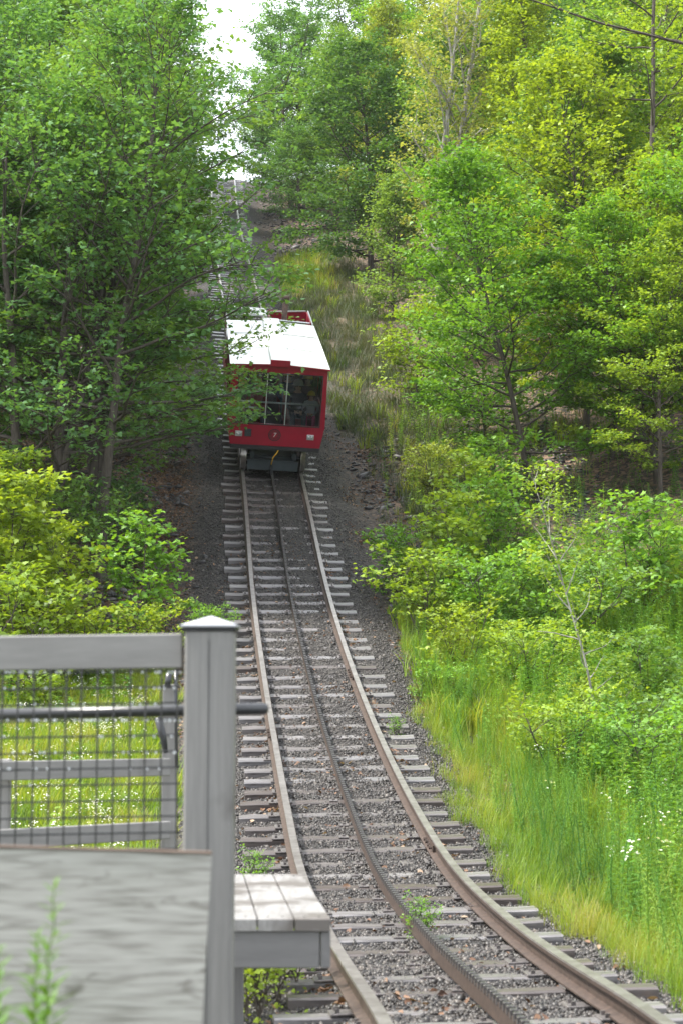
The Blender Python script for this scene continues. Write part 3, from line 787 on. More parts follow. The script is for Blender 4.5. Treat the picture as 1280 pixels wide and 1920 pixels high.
# a bough reaching into the top right corner from a tree that stands beside the frame
bt_ = empty('oak_tree', (6.0, 22.5, Gz(6.0, 22.5))); tag(bt_, 'nearly bare dark bough reaching in at the top right corner of the picture', 'tree')
_R = np.random.default_rng(77); _V, _F, _o, _A, _B = [], [], 0, [], []
def _tb(P, r, n):
    global _o
    v, f = tube_np(P, r, n); _V.append(v); _F.append(f + _o); _o += len(v)
_tk = path((0, 0, -.2), (0, 0, 1), 12, 16, .1, .02, _R); _tb(_tk, np.linspace(.17, .04, 17), 10)
_zb = 9.0 - Gz(6.0, 22.5)
for (p_, d_, L_) in (((0, 0, _zb - .5), (-1, .0, .16), 4.6), ((0, 0, _zb + .6), (-1, .1, .22), 3.8)):
    P_ = path(p_, d_, L_, 16, -.16, .06, _R); _tb(P_, np.linspace(.028, .004, 17), 6)
    for j in range(13):
        q_, dd = along(P_, .25 + .74 * j / 13); dd = dd / np.linalg.norm(dd)
        d2_ = dd * .8 + np.array([0, .5 * (1 if j % 2 else -1), _R.uniform(-.5, .6)])
        P2_ = path(q_, d2_ / np.linalg.norm(d2_), _R.uniform(.4, .95), 5, .1, .12, _R); _tb(P2_, np.linspace(.008, .002, 6), 4); _A.append(P2_[3]); _B.append(P2_[5])
link('trunk', np_mesh('trunk', np.concatenate(_V), np.concatenate(_F), M_bark, smooth=True), bt_)
_A, _B = np.array(_A), np.array(_B); _k = np.repeat(np.arange(len(_A)), 7)
_P = _A[_k] + (_B - _A)[_k] * _R.random((len(_k), 1)) + _R.normal(0, .05, (len(_k), 3))
_v, _f, _rv = stamp(T_TRI, _P, _R.normal(0, 1, (len(_k), 3)), .075 * _R.uniform(.6, 1.2, len(_k)), _R.random(len(_k)), _R)
link('crown', np_mesh('crown', _v, _f, M_leaf, _rv), bt_).color = (*LIME, 1)

# left side: the maples that overhang the track
G_L = 'trees crowded along the left bank'
plant('maple_tree', 'mapleA', (-5.3, 31.5), BLUEG, 'dark maple with forked trunks nearest on the left, behind the yellow saplings', group=G_L, seed=3, H=8.6, r0=.11, base=.16, spread=3.5, n1=46, elev=(8, 60), n2=8, n3=5, k=12, leaf=.09, tmpl=T_MAP, stems=3, wood=2, up=.3, fork=.16)
plant('maple_tree', 'mapleB', (-4.8, 34.2), MID, 'leaning maple whose long boughs reach across the left side of the mine car', group=G_L, seed=8, H=9.5, r0=.10, base=.12, spread=3.3, n1=46, elev=(4, 58), n2=8, n3=5, k=12, leaf=.09, tmpl=T_MAP, stems=2, lean=(.10, 0), wood=2, up=.35, fork=.12)
plant('maple_tree', 'mapleR', (-4.3, 31.2), BLUEG, 'tall maple leaning right whose sprays hang over the upper track above the car roof', group=G_L, seed=13, H=10.2, r0=.10, base=.25, spread=3.3, shape=.45, n1=46, elev=(5, 60), n2=8, n3=5, k=8, leaf=.09, tmpl=T_MAP, stems=1, lean=(.12, 0), wood=2, up=.15)
plant('maple_tree', 'mapleR', (-4.75, 33.0), MID, 'maple just uphill of the right leaning one, its sprays over the rails above the car', group=G_L, scale=.98, rz=.45)
GEN = dict(H=11, r0=.12, base=.12, spread=3.0, n1=48, elev=(8, 60), n2=7, n3=5, k=14, leaf=.145, tmpl=T_DIA, wood=1)
FILL = {
 'genA': dict(GEN, seed=21), 'genB': dict(GEN, seed=22, stems=2, H=12), 'genC': dict(GEN, seed=23, spread=2.6, elev=(20, 70), H=12.5), 'genD': dict(GEN, seed=24, spread=3.4, H=9.5, elev=(0, 50)),
}
left_fill = [(-9.6, 86, 'genD', MID, 1.05), (-8.5, 72, 'genC', BLUEG, .95), (-9.2, 98, 'genD', DEEP, .5), (-9.1, 80, 'genB', MID, .9), (-8.0, 33, 'genA', DEEP, .85), (-5.9, 38, 'mapleB', BLUEG, .95), (-8.2, 41, 'genB', BLUEG, .9), (-5.9, 43, 'mapleA', MID, 1.05), (-7.4, 47, 'genC', MID, .9), (-10.5, 46, 'genA', DEEP, 1.0),
             (-7.0, 52, 'genD', BLUEG, .95), (-9.5, 55, 'genC', DEEP, 1.0), (-8.2, 60, 'genA', MID, .95), (-12.0, 60, 'genB', DEEP, 1.1), (-9.4, 67, 'genC', BLUEG, .95), (-12.5, 70, 'genA', MID, 1.1),
             (-10.4, 76, 'genD', MID, 1.0), (-14, 80, 'genC', BLUEG, 1.1), (-11.6, 86, 'genB', MID, .9), (-13.6, 95, 'genA', BLUEG, .95), (-17, 92, 'genD', MID, 1.1), (-10.6, 36.5, 'genC', DEEP, .9)]
lbl_left = ['spreading tree just left of the sky gap, below the hilltop', 'slim bluish tree leaning out over the upper track from the left', 'low dark bushy tree at the crest left of the track', 'two stemmed mid green tree leaning over the upper track from the left', 'stout dark tree behind the forked maple at the left edge', 'maple standing just uphill of the leaning maple', 'two stemmed tree in the deep shade of the left wood', 'many stemmed maple above the left bank beside the car roof',
            'slim mid green tree uphill of the car on the left bank', 'dark tree far back in the left wood at mid height', 'spreading tree beside the upper track on the left', 'narrow dark tree behind the spreading one on the left',
            'mid green tree at the left of the upper track', 'tall two stemmed tree at the back of the left wood', 'bluish slim tree on the upper left slope', 'mid green tree high on the left slope near the picture edge',
            'low spreading tree near the top of the left slope', 'tall bluish tree near the hilltop at far left', 'two stemmed tree beside the sky gap at the hilltop', 'hilltop tree at the left of the sky gap', 'spreading hilltop tree at the far upper left', 'slim dark tree at the left picture edge behind the maples']
def plant_fill(name, x, y, key, col, scl, label, group, rz):
    kw = FILL.get(key, {}) if key not in protos else {}
    return plant(name, key, (x, y), col, label, group=group, scale=scl, rz=rz, **kw)
Rf = random.Random(9)
for (x, y, key, col, scl), lb in zip(left_fill, lbl_left):
    plant_fill('tree', x, y, key, col, scl, lb, G_L, Rf.uniform(0, 6.28))

# right side heroes
G_R = 'trees of the wood on the right'
plant('poplar_tree', 'poplar', (2.95, 55), TAN, 'tall thin pale trunked tree with sparse yellowish leaves, right of centre', group=G_R, seed=31, H=15.5, r0=.13, base=.12, spread=2.6, n1=44, elev=(55, 78), n2=7, n3=4, k=7, leaf=.12, tmpl=T_TRI, wood=1, bark=M_bark_pale, up=.2, stems=2, fork=.03)
plant('maple_tree', 'mapleY', (5.6, 40), YEL, 'bright yellow green maple with dark trunk in the upper right', group=G_R, seed=35, H=9.4, r0=.085, base=.14, spread=2.5, n1=42, elev=(10, 60), n2=7, n3=4, k=15, leaf=.12, tmpl=T_TRI, wood=2, up=.25)
plant('beech_tree', 'beech', (4.0, 37), (0.13, 0.28, 0.04), 'mid green slender tree leaning left in front of the yellow maple', group=G_R, seed=37, H=7.2, r0=.07, base=.16, spread=2.2, n1=40, elev=(10, 60), n2=7, n3=4, k=15, leaf=.105, tmpl=T_TRI, wood=2, lean=(-.12, 0))
plant('ash_tree', 'ash', (6.9, 38.5), LIME, 'very tall bare dark pole trunk with leaves only near its top, far right', group=G_R, seed=39, H=16, r0=.085, base=.45, spread=2.0, n1=26, elev=(20, 60), n2=5, n3=4, k=10, leaf=.11, tmpl=T_TRI, wood=1)
plant('birch_tree', 'birch', (3.3, 21.8), LIME, 'thin leaning white barked birch sapling standing in the weeds on the right', group=G_R, seed=43, H=3.9, r0=.020, base=.3, spread=.65, n1=20, elev=(25, 60), n2=4, n3=3, k=8, leaf=.055, tmpl=T_TRI, wood=0, lean=(-.16, 0), bark=M_bark_pale, tw=.2)
plant('beech_tree', 'layer', (1.15, 66), DEEP, 'dark layered tree with level limbs where the rocky bank meets the wood', group=G_R, seed=45, H=8.6, r0=.12, base=.08, spread=3.2, n1=44, elev=(5, 55), n2=8, n3=5, k=18, leaf=.14, tmpl=T_DIA, wood=1, up=.1)
plant('birch_tree', 'cone', (1.75, 57.5), (0.19, 0.31, 0.09), 'small cone shaped pale green tree at the wood edge above the brush', group=G_R, seed=47, H=4.6, r0=.045, base=.05, spread=1.1, n1=36, elev=(20, 65), n2=6, n3=3, k=12, leaf=.10, tmpl=T_TRI, wood=1, shape=.3)
plant('maple_tree', 'mapleS', (1.95, 45.5), LIME, 'small maple sapling alone on the grassy slope right of the car', group=G_R, seed=49, H=2.8, r0=.03, base=.15, spread=1.0, n1=22, elev=(5, 55), n2=5, n3=3, k=9, leaf=.11, tmpl=T_TRI, wood=2)
right_fill = [
 (3.9, 50, 'genD', FRESH, .62), (6.2, 46, 'genA', MID, .8), (8.2, 43.5, 'mapleY', LIME, 1.0), (7.4, 37, 'beech', FRESH, .95), (9.0, 50, 'genB', MID, .95),
 (6.4, 54, 'genC', YEL, .85), (4.6, 60, 'genA', MID, .9), (9.6, 58, 'poplar', TAN, .85), (7.2, 64, 'genD', DEEP, 1.0), (4.2, 70, 'genB', OLIVE, .85), (11.5, 52, 'genC', LIME, 1.0),
 (12.6, 62, 'genA', DEEP, 1.1), (9.8, 70, 'genC', MID, 1.0), (2.0, 74, 'genC', OLIVE, .82), (6.6, 76, 'genA', LIME, .95), (13.5, 74, 'genB', MID, 1.1), (10.6, 80, 'genD', FRESH, 1.1),
 (0.4, 80, 'genA', MID, .85), (3.4, 85, 'genD', FRESH, 1.05), (7.6, 88, 'genB', LIME, 1.05), (12.8, 90, 'genC', DEEP, 1.1), (17, 84, 'genA', MID, 1.15),
 (-2.4, 87, 'genB', BLUEG, .98), (0.6, 94, 'genB', MID, 1.0), (4.6, 98, 'genA', DEEP, 1.15), (9.6, 100, 'genD', MID, 1.3), (15.5, 102, 'genB', FRESH, 1.25), (-2.2, 102, 'genD', BLUEG, 1.05), (19.5, 98, 'genC', DEEP, 1.2),
 (6.9, 41.5, 'genC', MID, .8), (6.6, 36.5, 'beech', FRESH, .8), (3.4, 41.5, 'mapleS', FRESH, 1.3), (7.9, 48, 'genD', YEL, .6), (-1.9, 80, 'genD', BLUEG, .55), (-.2, 84, 'genC', MID, .7), (5.9, 38.5, 'beech', LIME, .9), (6.4, 35.2, 'mapleY', LIME, .6), (-4.0, 97, 'genD', BLUEG, .5), (-3.2, 92, 'genA', DEEP, .6)]
lbl_right = ['squat fresh green tree at the wood edge right of the brush', 'mid green tree behind the yellow maple', 'lime maple at the right picture edge at mid height', 'green slender tree below the right edge maples', 'two stemmed tree deep in the right wood',
 'yellow tree above the mid green wood, right of the pale trunk', 'mid green tree just behind the pale trunked tree', 'sparse pale trunked tree in the upper right background', 'dark spreading tree in the middle of the right hillside', 'olive two stemmed tree behind the dark layered one', 'lime tree at the far right of the hillside',
 'dark tree at the right edge high on the hill', 'slim mid green tree high behind the yellow maple', 'olive slim tree above the rocky bank', 'lime tree high on the hill right of the pale trunk', 'tall two stemmed tree at the upper right', 'spreading fresh green tree near the top right',
 'mid green tree at the upper edge of the rocky bank', 'spreading fresh tree high above the layered tree', 'lime two stemmed tree at the top of the picture', 'slim dark hilltop tree at the upper right', 'mid green hilltop tree at the far right edge',
 'bluish slim tree bordering the sky gap on its right', 'two stemmed hilltop tree just right of the sky gap', 'dark hilltop tree at top centre', 'broad hilltop tree at the top right of centre', 'fresh two stemmed hilltop tree near the right corner', 'low bluish spreading tree at the crest right of the track', 'dark slim hilltop tree in the far right corner',
 'mid green tree standing behind the hollow of tall weeds', 'short fresh green tree over the weeds near the right edge', 'fresh maple sapling at the foot of the wood edge', 'low yellow tree crowded between the right wood trunks', 'low bluish tree overhanging the upper end of the rocky bank', 'slim mid green tree between the bluish hilltop trees and the rocky bank', 'slender lime tree right behind the leaning mid green one', 'small lime maple over the back of the weeds at the right edge', 'low bluish bushy tree at the crest just right of the track', 'small dark tree below the crest right of the upper track']
for (x, y, key, col, scl), lb in zip(right_fill, lbl_right):
    plant_fill('tree', x, y, key, col, scl, lb, G_R, Rf.uniform(0, 6.28))

# shrubs
SH = dict(seed=61, H=1.5, r0=.022, base=.05, spread=.9, n1=22, elev=(10, 60), n2=4, n3=3, k=7, leaf=.09, tmpl=T_MAP, stems=4, wood=2, fork=.35, tw=.25)
shr = {'shD': dict(SH, seed=64, H=3.3, r0=.03, spread=.85, n1=40, elev=(5, 55), stems=3, leaf=.115, k=9, fork=.12), 'shA': dict(SH), 'shB': dict(SH, seed=62, leaf=.085, tmpl=T_TRI, k=12), 'shC': dict(SH, seed=63, H=2.3, spread=.95, stems=3, leaf=.11)}
def shrub(x, y, key, col, scl, label, group, rz, sz=None):
    kw = shr[key] if key not in protos else {}
    plant('shrub', key, (x, y), col, label, 'shrub', group, scl, rz, sz=sz, names=('stem', 'foliage'), **kw)
GS = 'shrubs between the track and the right wood'
rs = [(1.35, 28.6, 'shA', LIME, 1.0, 'lime maple shrub nearest the ballast, right of the bend'), (1.0, 31.0, 'shA', FRESH, .9, 'fresh green shrub at the foot of the brown bank'), (1.9, 30.4, 'shC', LIME, .95, 'tall lime shrub in the middle of the thicket'),
      (2.5, 28.0, 'shB', FRESH, 1.2, 'small leaved green shrub in the thicket'), (1.8, 26.2, 'shA', YEL, .95, 'yellow green maple shrub in front of the thicket'), (2.9, 31.5, 'shC', FRESH, 1.0, 'tall green shrub at the back of the thicket'),
      (2.6, 24.6, 'shB', LIME, 1.1, 'small leaved lime shrub below the birch sapling'), (3.6, 27.4, 'shB', MID, 1.3, 'mid green shrub behind the birch sapling'), (3.2, 22.8, 'shA', YEL, .8, 'yellow leaved shrub left of the birch foot'),
      (2.55, 20.2, 'shB', LIME, 1.0, 'lime shrub at the edge of the tall grass'), (3.3, 19.2, 'shB', FRESH, 1.15, 'green shrub in the tall grass by the right edge'), (4.2, 24.0, 'shC', MID, .85, 'mid green shrub near the right picture edge'),
      (4.0, 21.0, 'shB', MID, 1.2, 'broad green shrub cut by the right picture edge'), (2.3, 33.8, 'shC', LIME, .9, 'lime shrub below the small maple sapling'), (1.4, 24.3, 'shB', FRESH, .6, 'low green shrub beside the ballast edge'),
      (4.9, 29.2, 'shC', FRESH, 1.1, 'tall fresh shrub under the dark right trunks'), (2.0, 37.2, 'shB', OLIVE, .9, 'olive shrub on the brown bank right of the car'), (3.1, 36.0, 'shA', FRESH, 1.1, 'fresh shrub at the lower wood edge')]
for (x, y, key, col, scl, lb) in rs: shrub(x, y, key, col, scl * (.72 if y < 27 else .85), lb, GS, Rf.uniform(0, 6.28))
GSL = 'saplings and shrubs below the left maples'
ls = [(-4.95, 26.6, 'shD', YEL, .86, 'tall yellow green sapling at the left picture edge above the rail'), (-4.3, 27.4, 'shC', YEL, .8, 'yellow green sapling second from the left edge'), (-4.6, 25.2, 'shA', LIME, 1.1, 'lime shrub just above the wooden rail at far left'),
      (-3.35, 28.2, 'shC', FRESH, .85, 'fresh green sapling left of the post cap'), (-3.9, 25.8, 'shA', YEL, .75, 'yellow maple shrub above the middle of the wooden rail'), (-2.85, 26.8, 'shA', YEL, .62, 'low yellow maple shrub left of the post cap'),
      (-2.05, 27.6, 'shB', FRESH, .42, 'small feathery green plant above the post cap'), (-4.9, 30.2, 'shB', MID, 1.2, 'mid green shrub at the foot of the forked maple'), (-4.2, 32.2, 'shB', DEEP, 1.0, 'dark shrub in the shade right of the forked maple'), (-5.6, 29.0, 'shD', LIME, .8, 'lime sapling behind the tall yellow one at far left')]
for (x, y, key, col, scl, lb) in ls: shrub(x, y, key, col, scl, lb, GSL, Rf.uniform(0, 6.28))

# ------------------------------------------------------------------ the mine car
CAR_Y = 38.3
cp, cC, cT, cU = frame_at(CAR_Y)
CM = Matrix(((cC[0], cT[0], cU[0], cp[0]), (cC[1], cT[1], cU[1], cp[1]), (cC[2], cT[2], cU[2], cp[2]), (0, 0, 0, 1)))
def painted(name, c, rough=0.35, var=0.85):
    return simple(name, tuple(x * var for x in c), c, 3.0, rough, 0.03, spec=0.5)
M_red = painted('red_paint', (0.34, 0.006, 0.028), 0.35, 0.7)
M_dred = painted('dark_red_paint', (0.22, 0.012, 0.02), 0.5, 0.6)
M_white = simple('white_roof_paint', (0.74, 0.75, 0.74), (0.88, 0.89, 0.89), 3.0, 0.22, 0.02, spec=0.6)
M_alu = simple('aluminium', (0.45, 0.46, 0.47), (0.65, 0.66, 0.67), 20, 0.35, 0.03, metal=0.7)
M_black = painted('black_rubber', (0.018, 0.02, 0.022), 0.6)
M_slate = painted('slate_steel', (0.050, 0.066, 0.076), 0.5, 0.6)
M_dark = painted('dark_interior', (0.03, 0.028, 0.03), 0.8)
M_wheel = simple('wheel_steel', (0.30, 0.28, 0.26), (0.6, 0.57, 0.54), 9, 0.28, 0.05, metal=0.85)
M_yhose = painted('yellow_hose', (0.75, 0.42, 0.03), 0.5)
M_helm = painted('helmet_yellow', (0.85, 0.60, 0.03), 0.3, 0.95)
M_helmw = painted('helmet_grey', (0.45, 0.46, 0.46), 0.35)
M_num = painted('numeral_grey', (0.62, 0.60, 0.58), 0.5)
M_skin = painted('skin', (0.50, 0.30, 0.22), 0.5, 0.9)
M_hair = painted('hair', (0.05, 0.03, 0.02), 0.6)
M_lip = painted('lips', (0.38, 0.14, 0.12), 0.5)
M_post = simple('brown_post', (0.07, 0.045, 0.035), (0.16, 0.10, 0.08), 12, 0.7, 0.3)
def glass_mat():
    m, N, L, P = mat('car_glass')
    t = N.new('ShaderNodeBsdfTransparent'); t.inputs[0].default_value = (0.84, 0.87, 0.87, 1)
    g = N.new('ShaderNodeBsdfGlossy'); g.inputs['Roughness'].default_value = 0.03; g.inputs[0].default_value = (0.9, 0.95, 1, 1)
    f = N.new('ShaderNodeFresnel'); f.inputs[0].default_value = 1.5
    x = N.new('ShaderNodeMixShader'); L.new(f.outputs[0], x.inputs[0]); L.new(t.outputs[0], x.inputs[1]); L.new(g.outputs[0], x.inputs[2])
    L.new(x.outputs[0], N['Material Output'].inputs[0]); return m
M_glass = glass_mat()
M_lens = simple('lamp_lens', (0.55, 0.58, 0.60), (0.85, 0.87, 0.88), 40, 0.15, 0.1, metal=0.6)

car = bpy.data.objects.new('mine_car', None); COL.objects.link(car); car.matrix_world = CM
tag(car, 'red mine tram car with white roof and big front window coming down the track', 'mine car')
LEN, HB, HM, HT = 6.9, 0.98, 1.06, 1.03
Z0, Z1, Z2 = 0.66, 1.10, 2.40          # bottom of body, widest line, roof edge
def halfw(z): return HB + (HM - HB) * (z - Z0) / (Z1 - Z0) if z < Z1 else HM + (HT - HM) * (z - Z1) / (Z2 - Z1)
def plate(mb, poly, y0, y1, mi=0):
    n = len(poly); o = [(x, y0, z) for x, z in poly] + [(x, y1, z) for x, z in poly]
    mb.add(o, [tuple(range(n)), tuple(range(2 * n - 1, n - 1, -1))] + [(k, (k + 1) % n, n + (k + 1) % n, n + k) for k in range(n)], mi)
WL, WR, WB, WT = -0.86, 0.93, 1.14, 2.26
fp = MB()
plate(fp, [(-HB, Z0), (HB, Z0), (halfw(WB), WB), (-halfw(WB), WB)], 0, .06)
plate(fp, [(-halfw(WB), WB), (WL, WB), (WL, WT), (-halfw(WT), WT)], 0.0, .06)
plate(fp, [(WR, WB), (halfw(WB), WB), (halfw(WT), WT), (WR, WT)], 0.0, .06)
plate(fp, [(-halfw(WT), WT), (halfw(WT), WT), (HT, Z2), (0, Z2 + .05), (-HT, Z2)], 0.0, .06)
fp.build('front_panel', M_red, car)
g = MB()
for (x0, x1, y0, y1, z0, z1) in ((WL - .02, WL, -.012, .0, WB - .02, WT + .02), (WR, WR + .02, -.012, 0, WB - .02, WT + .02), (WL, WR, -.012, 0, WB - .02, WB), (WL, WR, -.012, 0, WT, WT + .02)):
    g.box(((x0 + x1) / 2, (y0 + y1) / 2 - .001, (z0 + z1) / 2), ((x1 - x0) / 2, (y1 - y0) / 2, (z1 - z0) / 2))
wf = g.build('window_frame', M_black, car)
MX = (WL, -0.25, 0.18, WR)
for a, b_ in zip(MX[:-1], MX[1:]):
    g = MB(); g.box(((a + b_) / 2, .03, (WB + WT) / 2), ((b_ - a) / 2 - .012, .003, (WT - WB) / 2 - .001)); g.build('window_pane', M_glass, wf)
for x in MX[1:3]:
    g = MB(); g.box((x, .02, (WB + WT) / 2), (.010, .02, (WT - WB) / 2 - .001)); g.build('mullion', M_alu, wf)
for (x0, x1, z) in ((WL, WR, 1.60), (WL, -.27, 1.47)):
    g = MB(); g.tube([(x0 + .005, .10, z), (x1 - .005, .10, z)], .021, 8); g.build('grab_bar', M_alu, car, True)
# roof with centre cap
g = MB()
yy0, yy1 = -.07, 5.7
g.add([(-HT - .05, yy0, Z2), (0, yy0, Z2 + .055), (HT + .05, yy0, Z2), (-HT - .05, yy1, Z2), (0, yy1, Z2 + .055), (HT + .05, yy1, Z2),
       (-HT - .05, yy0, Z2 + .035), (0, yy0, Z2 + .09), (HT + .05, yy0, Z2 + .035), (-HT - .05, yy1, Z2 + .035), (0, yy1, Z2 + .09), (HT + .05, yy1, Z2 + .035)],
      [(6, 7, 10, 9), (7, 8, 11, 10), (0, 3, 4, 1), (1, 4, 5, 2), (0, 6, 9, 3), (2, 5, 11, 8), (3, 9, 10, 4), (4, 10, 11, 5)])
g.add([(-HT - .05, yy0, Z2), (0, yy0, Z2 + .055), (HT + .05, yy0, Z2), (-HT - .05, yy0, Z2 + .035), (0, yy0, Z2 + .09), (HT + .05, yy0, Z2 + .035)], [(0, 1, 4, 3), (1, 2, 5, 4)], 1)
roof = g.build('roof', [M_white, M_red], car)
g = MB(); g.box((0.0, 2.8, Z2 + .12), (.205, 2.85, .045), bev=.01); g.build('roof_cap', M_white, roof)
g = MB(); g.box((0.0, -.065, Z2 + .10), (.215, .015, .075), bev=.006); g.build('roof_cap_end', M_red, roof)
for yb in (1.9, 3.8):
    g = MB(); g.box((-.62, yb, Z2 + .075), (.40, .012, .008), ((1, 0, .053), (0, 1, 0), (0, 0, 1))); g.build('roof_seam', M_alu, roof)
    g = MB(); g.box((.62, yb, Z2 + .075), (.40, .012, .008), ((1, 0, -.053), (0, 1, 0), (0, 0, 1))); g.build('roof_seam', M_alu, roof)
# rear section: half roofed, half open frame
g = MB(); g.box((-.55, 7.35, Z2 + .03), (.52, .55, .02)); g.build('rear_roof_panel', M_white, car)
g = MB()
for (c, h) in (((.55, 7.86, Z2 - .12), (.50, .02, .14)), ((1.04, 7.0, Z2 - .12), (.02, .86, .14)), ((0.03, 7.0, Z2 - .1), (.02, .86, .10)), ((-1.06, 7.0, Z2 - .12), (.015, .9, .12))):
    g.box(c, h)
g.build('rear_frame', M_red, car)
for (a, b_) in (((.05, 6.2, Z2 + .04), (1.0, 6.05, Z2 + .03)), ((.05, 7.4, Z2 + .04), (1.0, 7.9, Z2 + .04)), ((1.05, 5.75, Z2 + .04), (1.06, 7.9, Z2 + .04)), ((-1.06, 5.75, Z2 + .04), (-1.06, 7.9, Z2 + .04))):
    g = MB(); g.tube([a, b_], .022, 6); g.build('rear_rod', M_alu, car)
g = MB(); g.tube([(.42, 7.1, .9), (.42, 7.1, Z2 + .42)], .075, 10); g.lathe([(0, .0), (.10, 0), (.10, .10), (0, .12)], (.42, 7.1, Z2 + .42), None, 12); g.build('brake_post', M_post, car, True)
# sides
for sx in (-1, 1):
    g = MB()
    def sidebox(y0, y1, z0, z1, t=.03, mi=0):
        V = []
        for y in (y0, y1):
            for z in (z0, z1):
                w = halfw(z)
                V += [(sx * w, y, z), (sx * (w - t), y, z)]
        g.add(V, [(0, 2, 6, 4), (1, 5, 7, 3), (0, 4, 5, 1), (2, 3, 7, 6), (0, 1, 3, 2), (4, 6, 7, 5)], mi)
    sidebox(.062, 8.0, Z0, Z1); sidebox(.062, 8.0, Z1 + .001, 1.38)
    sidebox(.062, 5.7, 2.28, 2.395)
    y = .062
    posts = (.062, 1.2, 2.35, 3.5, 4.65, 5.62)
    for y in posts: sidebox(y, y + .09, 1.381, 2.279)
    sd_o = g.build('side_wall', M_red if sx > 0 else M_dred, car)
    for y0, y1 in zip(posts[:-1], posts[1:]):
        g = MB(); w = (halfw(1.4) + halfw(2.27)) / 2 - .015
        g.add([(sx * w, y0 + .092, 1.39), (sx * w, y1 - .002, 1.39), (sx * w, y1 - .002, 2.27), (sx * w, y0 + .092, 2.27)], [(0, 1, 2, 3)])
        g.build('side_window', M_glass, sd_o)
g = MB(); g.box((0, 3.95, Z0 - .04), (.90, 3.98, .025)); g.build('floor', M_dark, car)
g = MB(); g.box((0, 5.68, 1.5), (1.0, .02, .82)); g.build('bulkhead', M_dark, car)
g = MB(); g.box((0, .02, Z0 - .045), (.97, .045, .042)); g.build('bottom_skirt', M_black, car)
# headlights
for x in (-.80, .76):
    g = MB(); g.box((x, -.014, .90), (.078, .014, .058), bev=.006); hl = g.build('headlight', M_alu, car)
    for dx in (-.034, .034):
        g = MB(); g.lathe([(.0, .012), (.018, .010), (.028, .0)], (x + dx, -.028, .90), ((1, 0, 0), (0, 0, 1), (0, -1, 0)), 12); g.build('lens', M_lens, hl)
g = MB(); g.box((-.60, -.008, .93), (.075, .008, .085)); gr = g.build('vent_grille', M_black, car)
for k in range(5):
    g = MB(); g.box((-.60, -.020, .865 + k * .032), (.066, .004, .008)); g.build('grille_bar', M_slate, gr)
# round emblem with the number
EX, EZ = -.02, .905
def ring(r0, r1, y, mi=0, n=40):
    m = MB(); V = []
    for k in range(n):
        a = 2 * math.pi * k / n
        for r in (r0, r1): V += [(EX + r * math.cos(a), y, EZ + r * math.sin(a)), (EX + r * math.cos(a), y + .004, EZ + r * math.sin(a))]
    F = []
    for k in range(n):
        a, b_ = k * 4, ((k + 1) % n) * 4
        F += [(a, b_, b_ + 2, a + 2), (a + 1, a + 3, b_ + 3, b_ + 1), (a, a + 1, b_ + 1, b_), (a + 2, b_ + 2, b_ + 3, a + 3)]
    m.add(V, F); return m
em = ring(.120, .136, -.005).build('emblem_ring', M_black, car)
ring(.070, .078, -.005).build('inner_ring', M_black, em)
m = MB()
for k in range(22):       # worn lettering round the ring reads only as short strokes
    a = 2 * math.pi * k / 22
    if abs(math.sin(a)) < .12: continue
    m.box((EX + .099 * math.cos(a), -.003, EZ + .099 * math.sin(a)), (.006, .0025, .013 if k % 3 else .009), ((-math.sin(a), 0, math.cos(a)), (0, 1, 0), (math.cos(a), 0, math.sin(a))))
m.build('ring_lettering', M_black, em)
for sx in (-1, 1):
    m = MB(); m.box((EX + sx * .099, -.003, EZ), (.012, .0025, .012), ((.7, 0, .7), (0, 1, 0), (-.7, 0, .7))); m.build('diamond_mark', M_black, em)
fc = bpy.data.curves.new('numeral', 'FONT'); fc.body = '7'; fc.size = .13; fc.extrude = .002; fc.align_x = 'CENTER'; fc.align_y = 'CENTER'; fc.shear = 0.15; fc.offset = .002
fo = bpy.data.objects.new('numeral', fc); COL.objects.link(fo)
bpy.context.view_layer.update()
nme = bpy.data.meshes.new_from_object(fo.evaluated_get(bpy.context.evaluated_depsgraph_get())); nme.name = 'numeral'
bpy.data.objects.remove(fo); nme.materials.clear(); nme.materials.append(M_num)
link('numeral', nme, em, Matrix.Translation((EX, -.006, EZ)) @ Matrix.Rotation(math.pi / 2, 4, 'X'))
# running gear
g = MB(); g.box((0, .22, .17), (.56, .03, .11), bev=.008); g.box((0, .22, .285), (.50, .05, .012)); g.build('buffer_beam', M_slate, car)
g = MB()
for sx in (-1, 1): g.box((sx * .46, 3.6, .40), (.045, 3.4, .07))
for y in (.5, 1.9, 5.2, 6.7): g.box((0, y, .40), (.42, .05, .06))
g.box((-.2, .7, .36), (.16, .2, .10)); g.box((.25, .9, .34), (.12, .25, .09))
g.build('chassis', M_slate, car)
for (x, y) in ((-.46, .30), (.46, .30)):
    g = MB(); g.box((x, y, .40), (.035, .05, .16)); g.build('hanger', M_slate, car)
for y in (.42, 1.5, 5.6, 6.7):
    ax_ = MB(); ax_.tube([(-.6, y, .31), (.6, y, .31)], .045, 10); axo = ax_.build('axle', M_slate, car, True)
    for sx in (-1, 1):
        g = MB(); g.lathe([(0, .06), (.06, .06), (.07, .035), (.24, .025), (.26, .05), (.305, .05), (.31, -.04), (.335, -.045), (.34, -.06), (.25, -.06), (.07, -.03), (0, -.03)], (sx * .655, y, .318), ((0, 1, 0), (0, 0, 1), (sx, 0, 0)), 28)
        w_ = g.build('wheel', M_wheel, axo, True)
g = MB(); g.tube([(.10, .0, .60), (.06, -.04, .52), (-.02, -.06, .42), (-.04, -.03, .30), (-.035, .16, .22), (-.035, .17, .06)], .013, 6); g.build('brake_hose', M_yhose, car, True)
g = MB(); g.box((-.03, .17, .10), (.03, .05, .10)); g.tube([(-.03, .14, .08), (-.03, .02, .01)], .018, 6); g.build('coupler', M_black, car)
ben = []
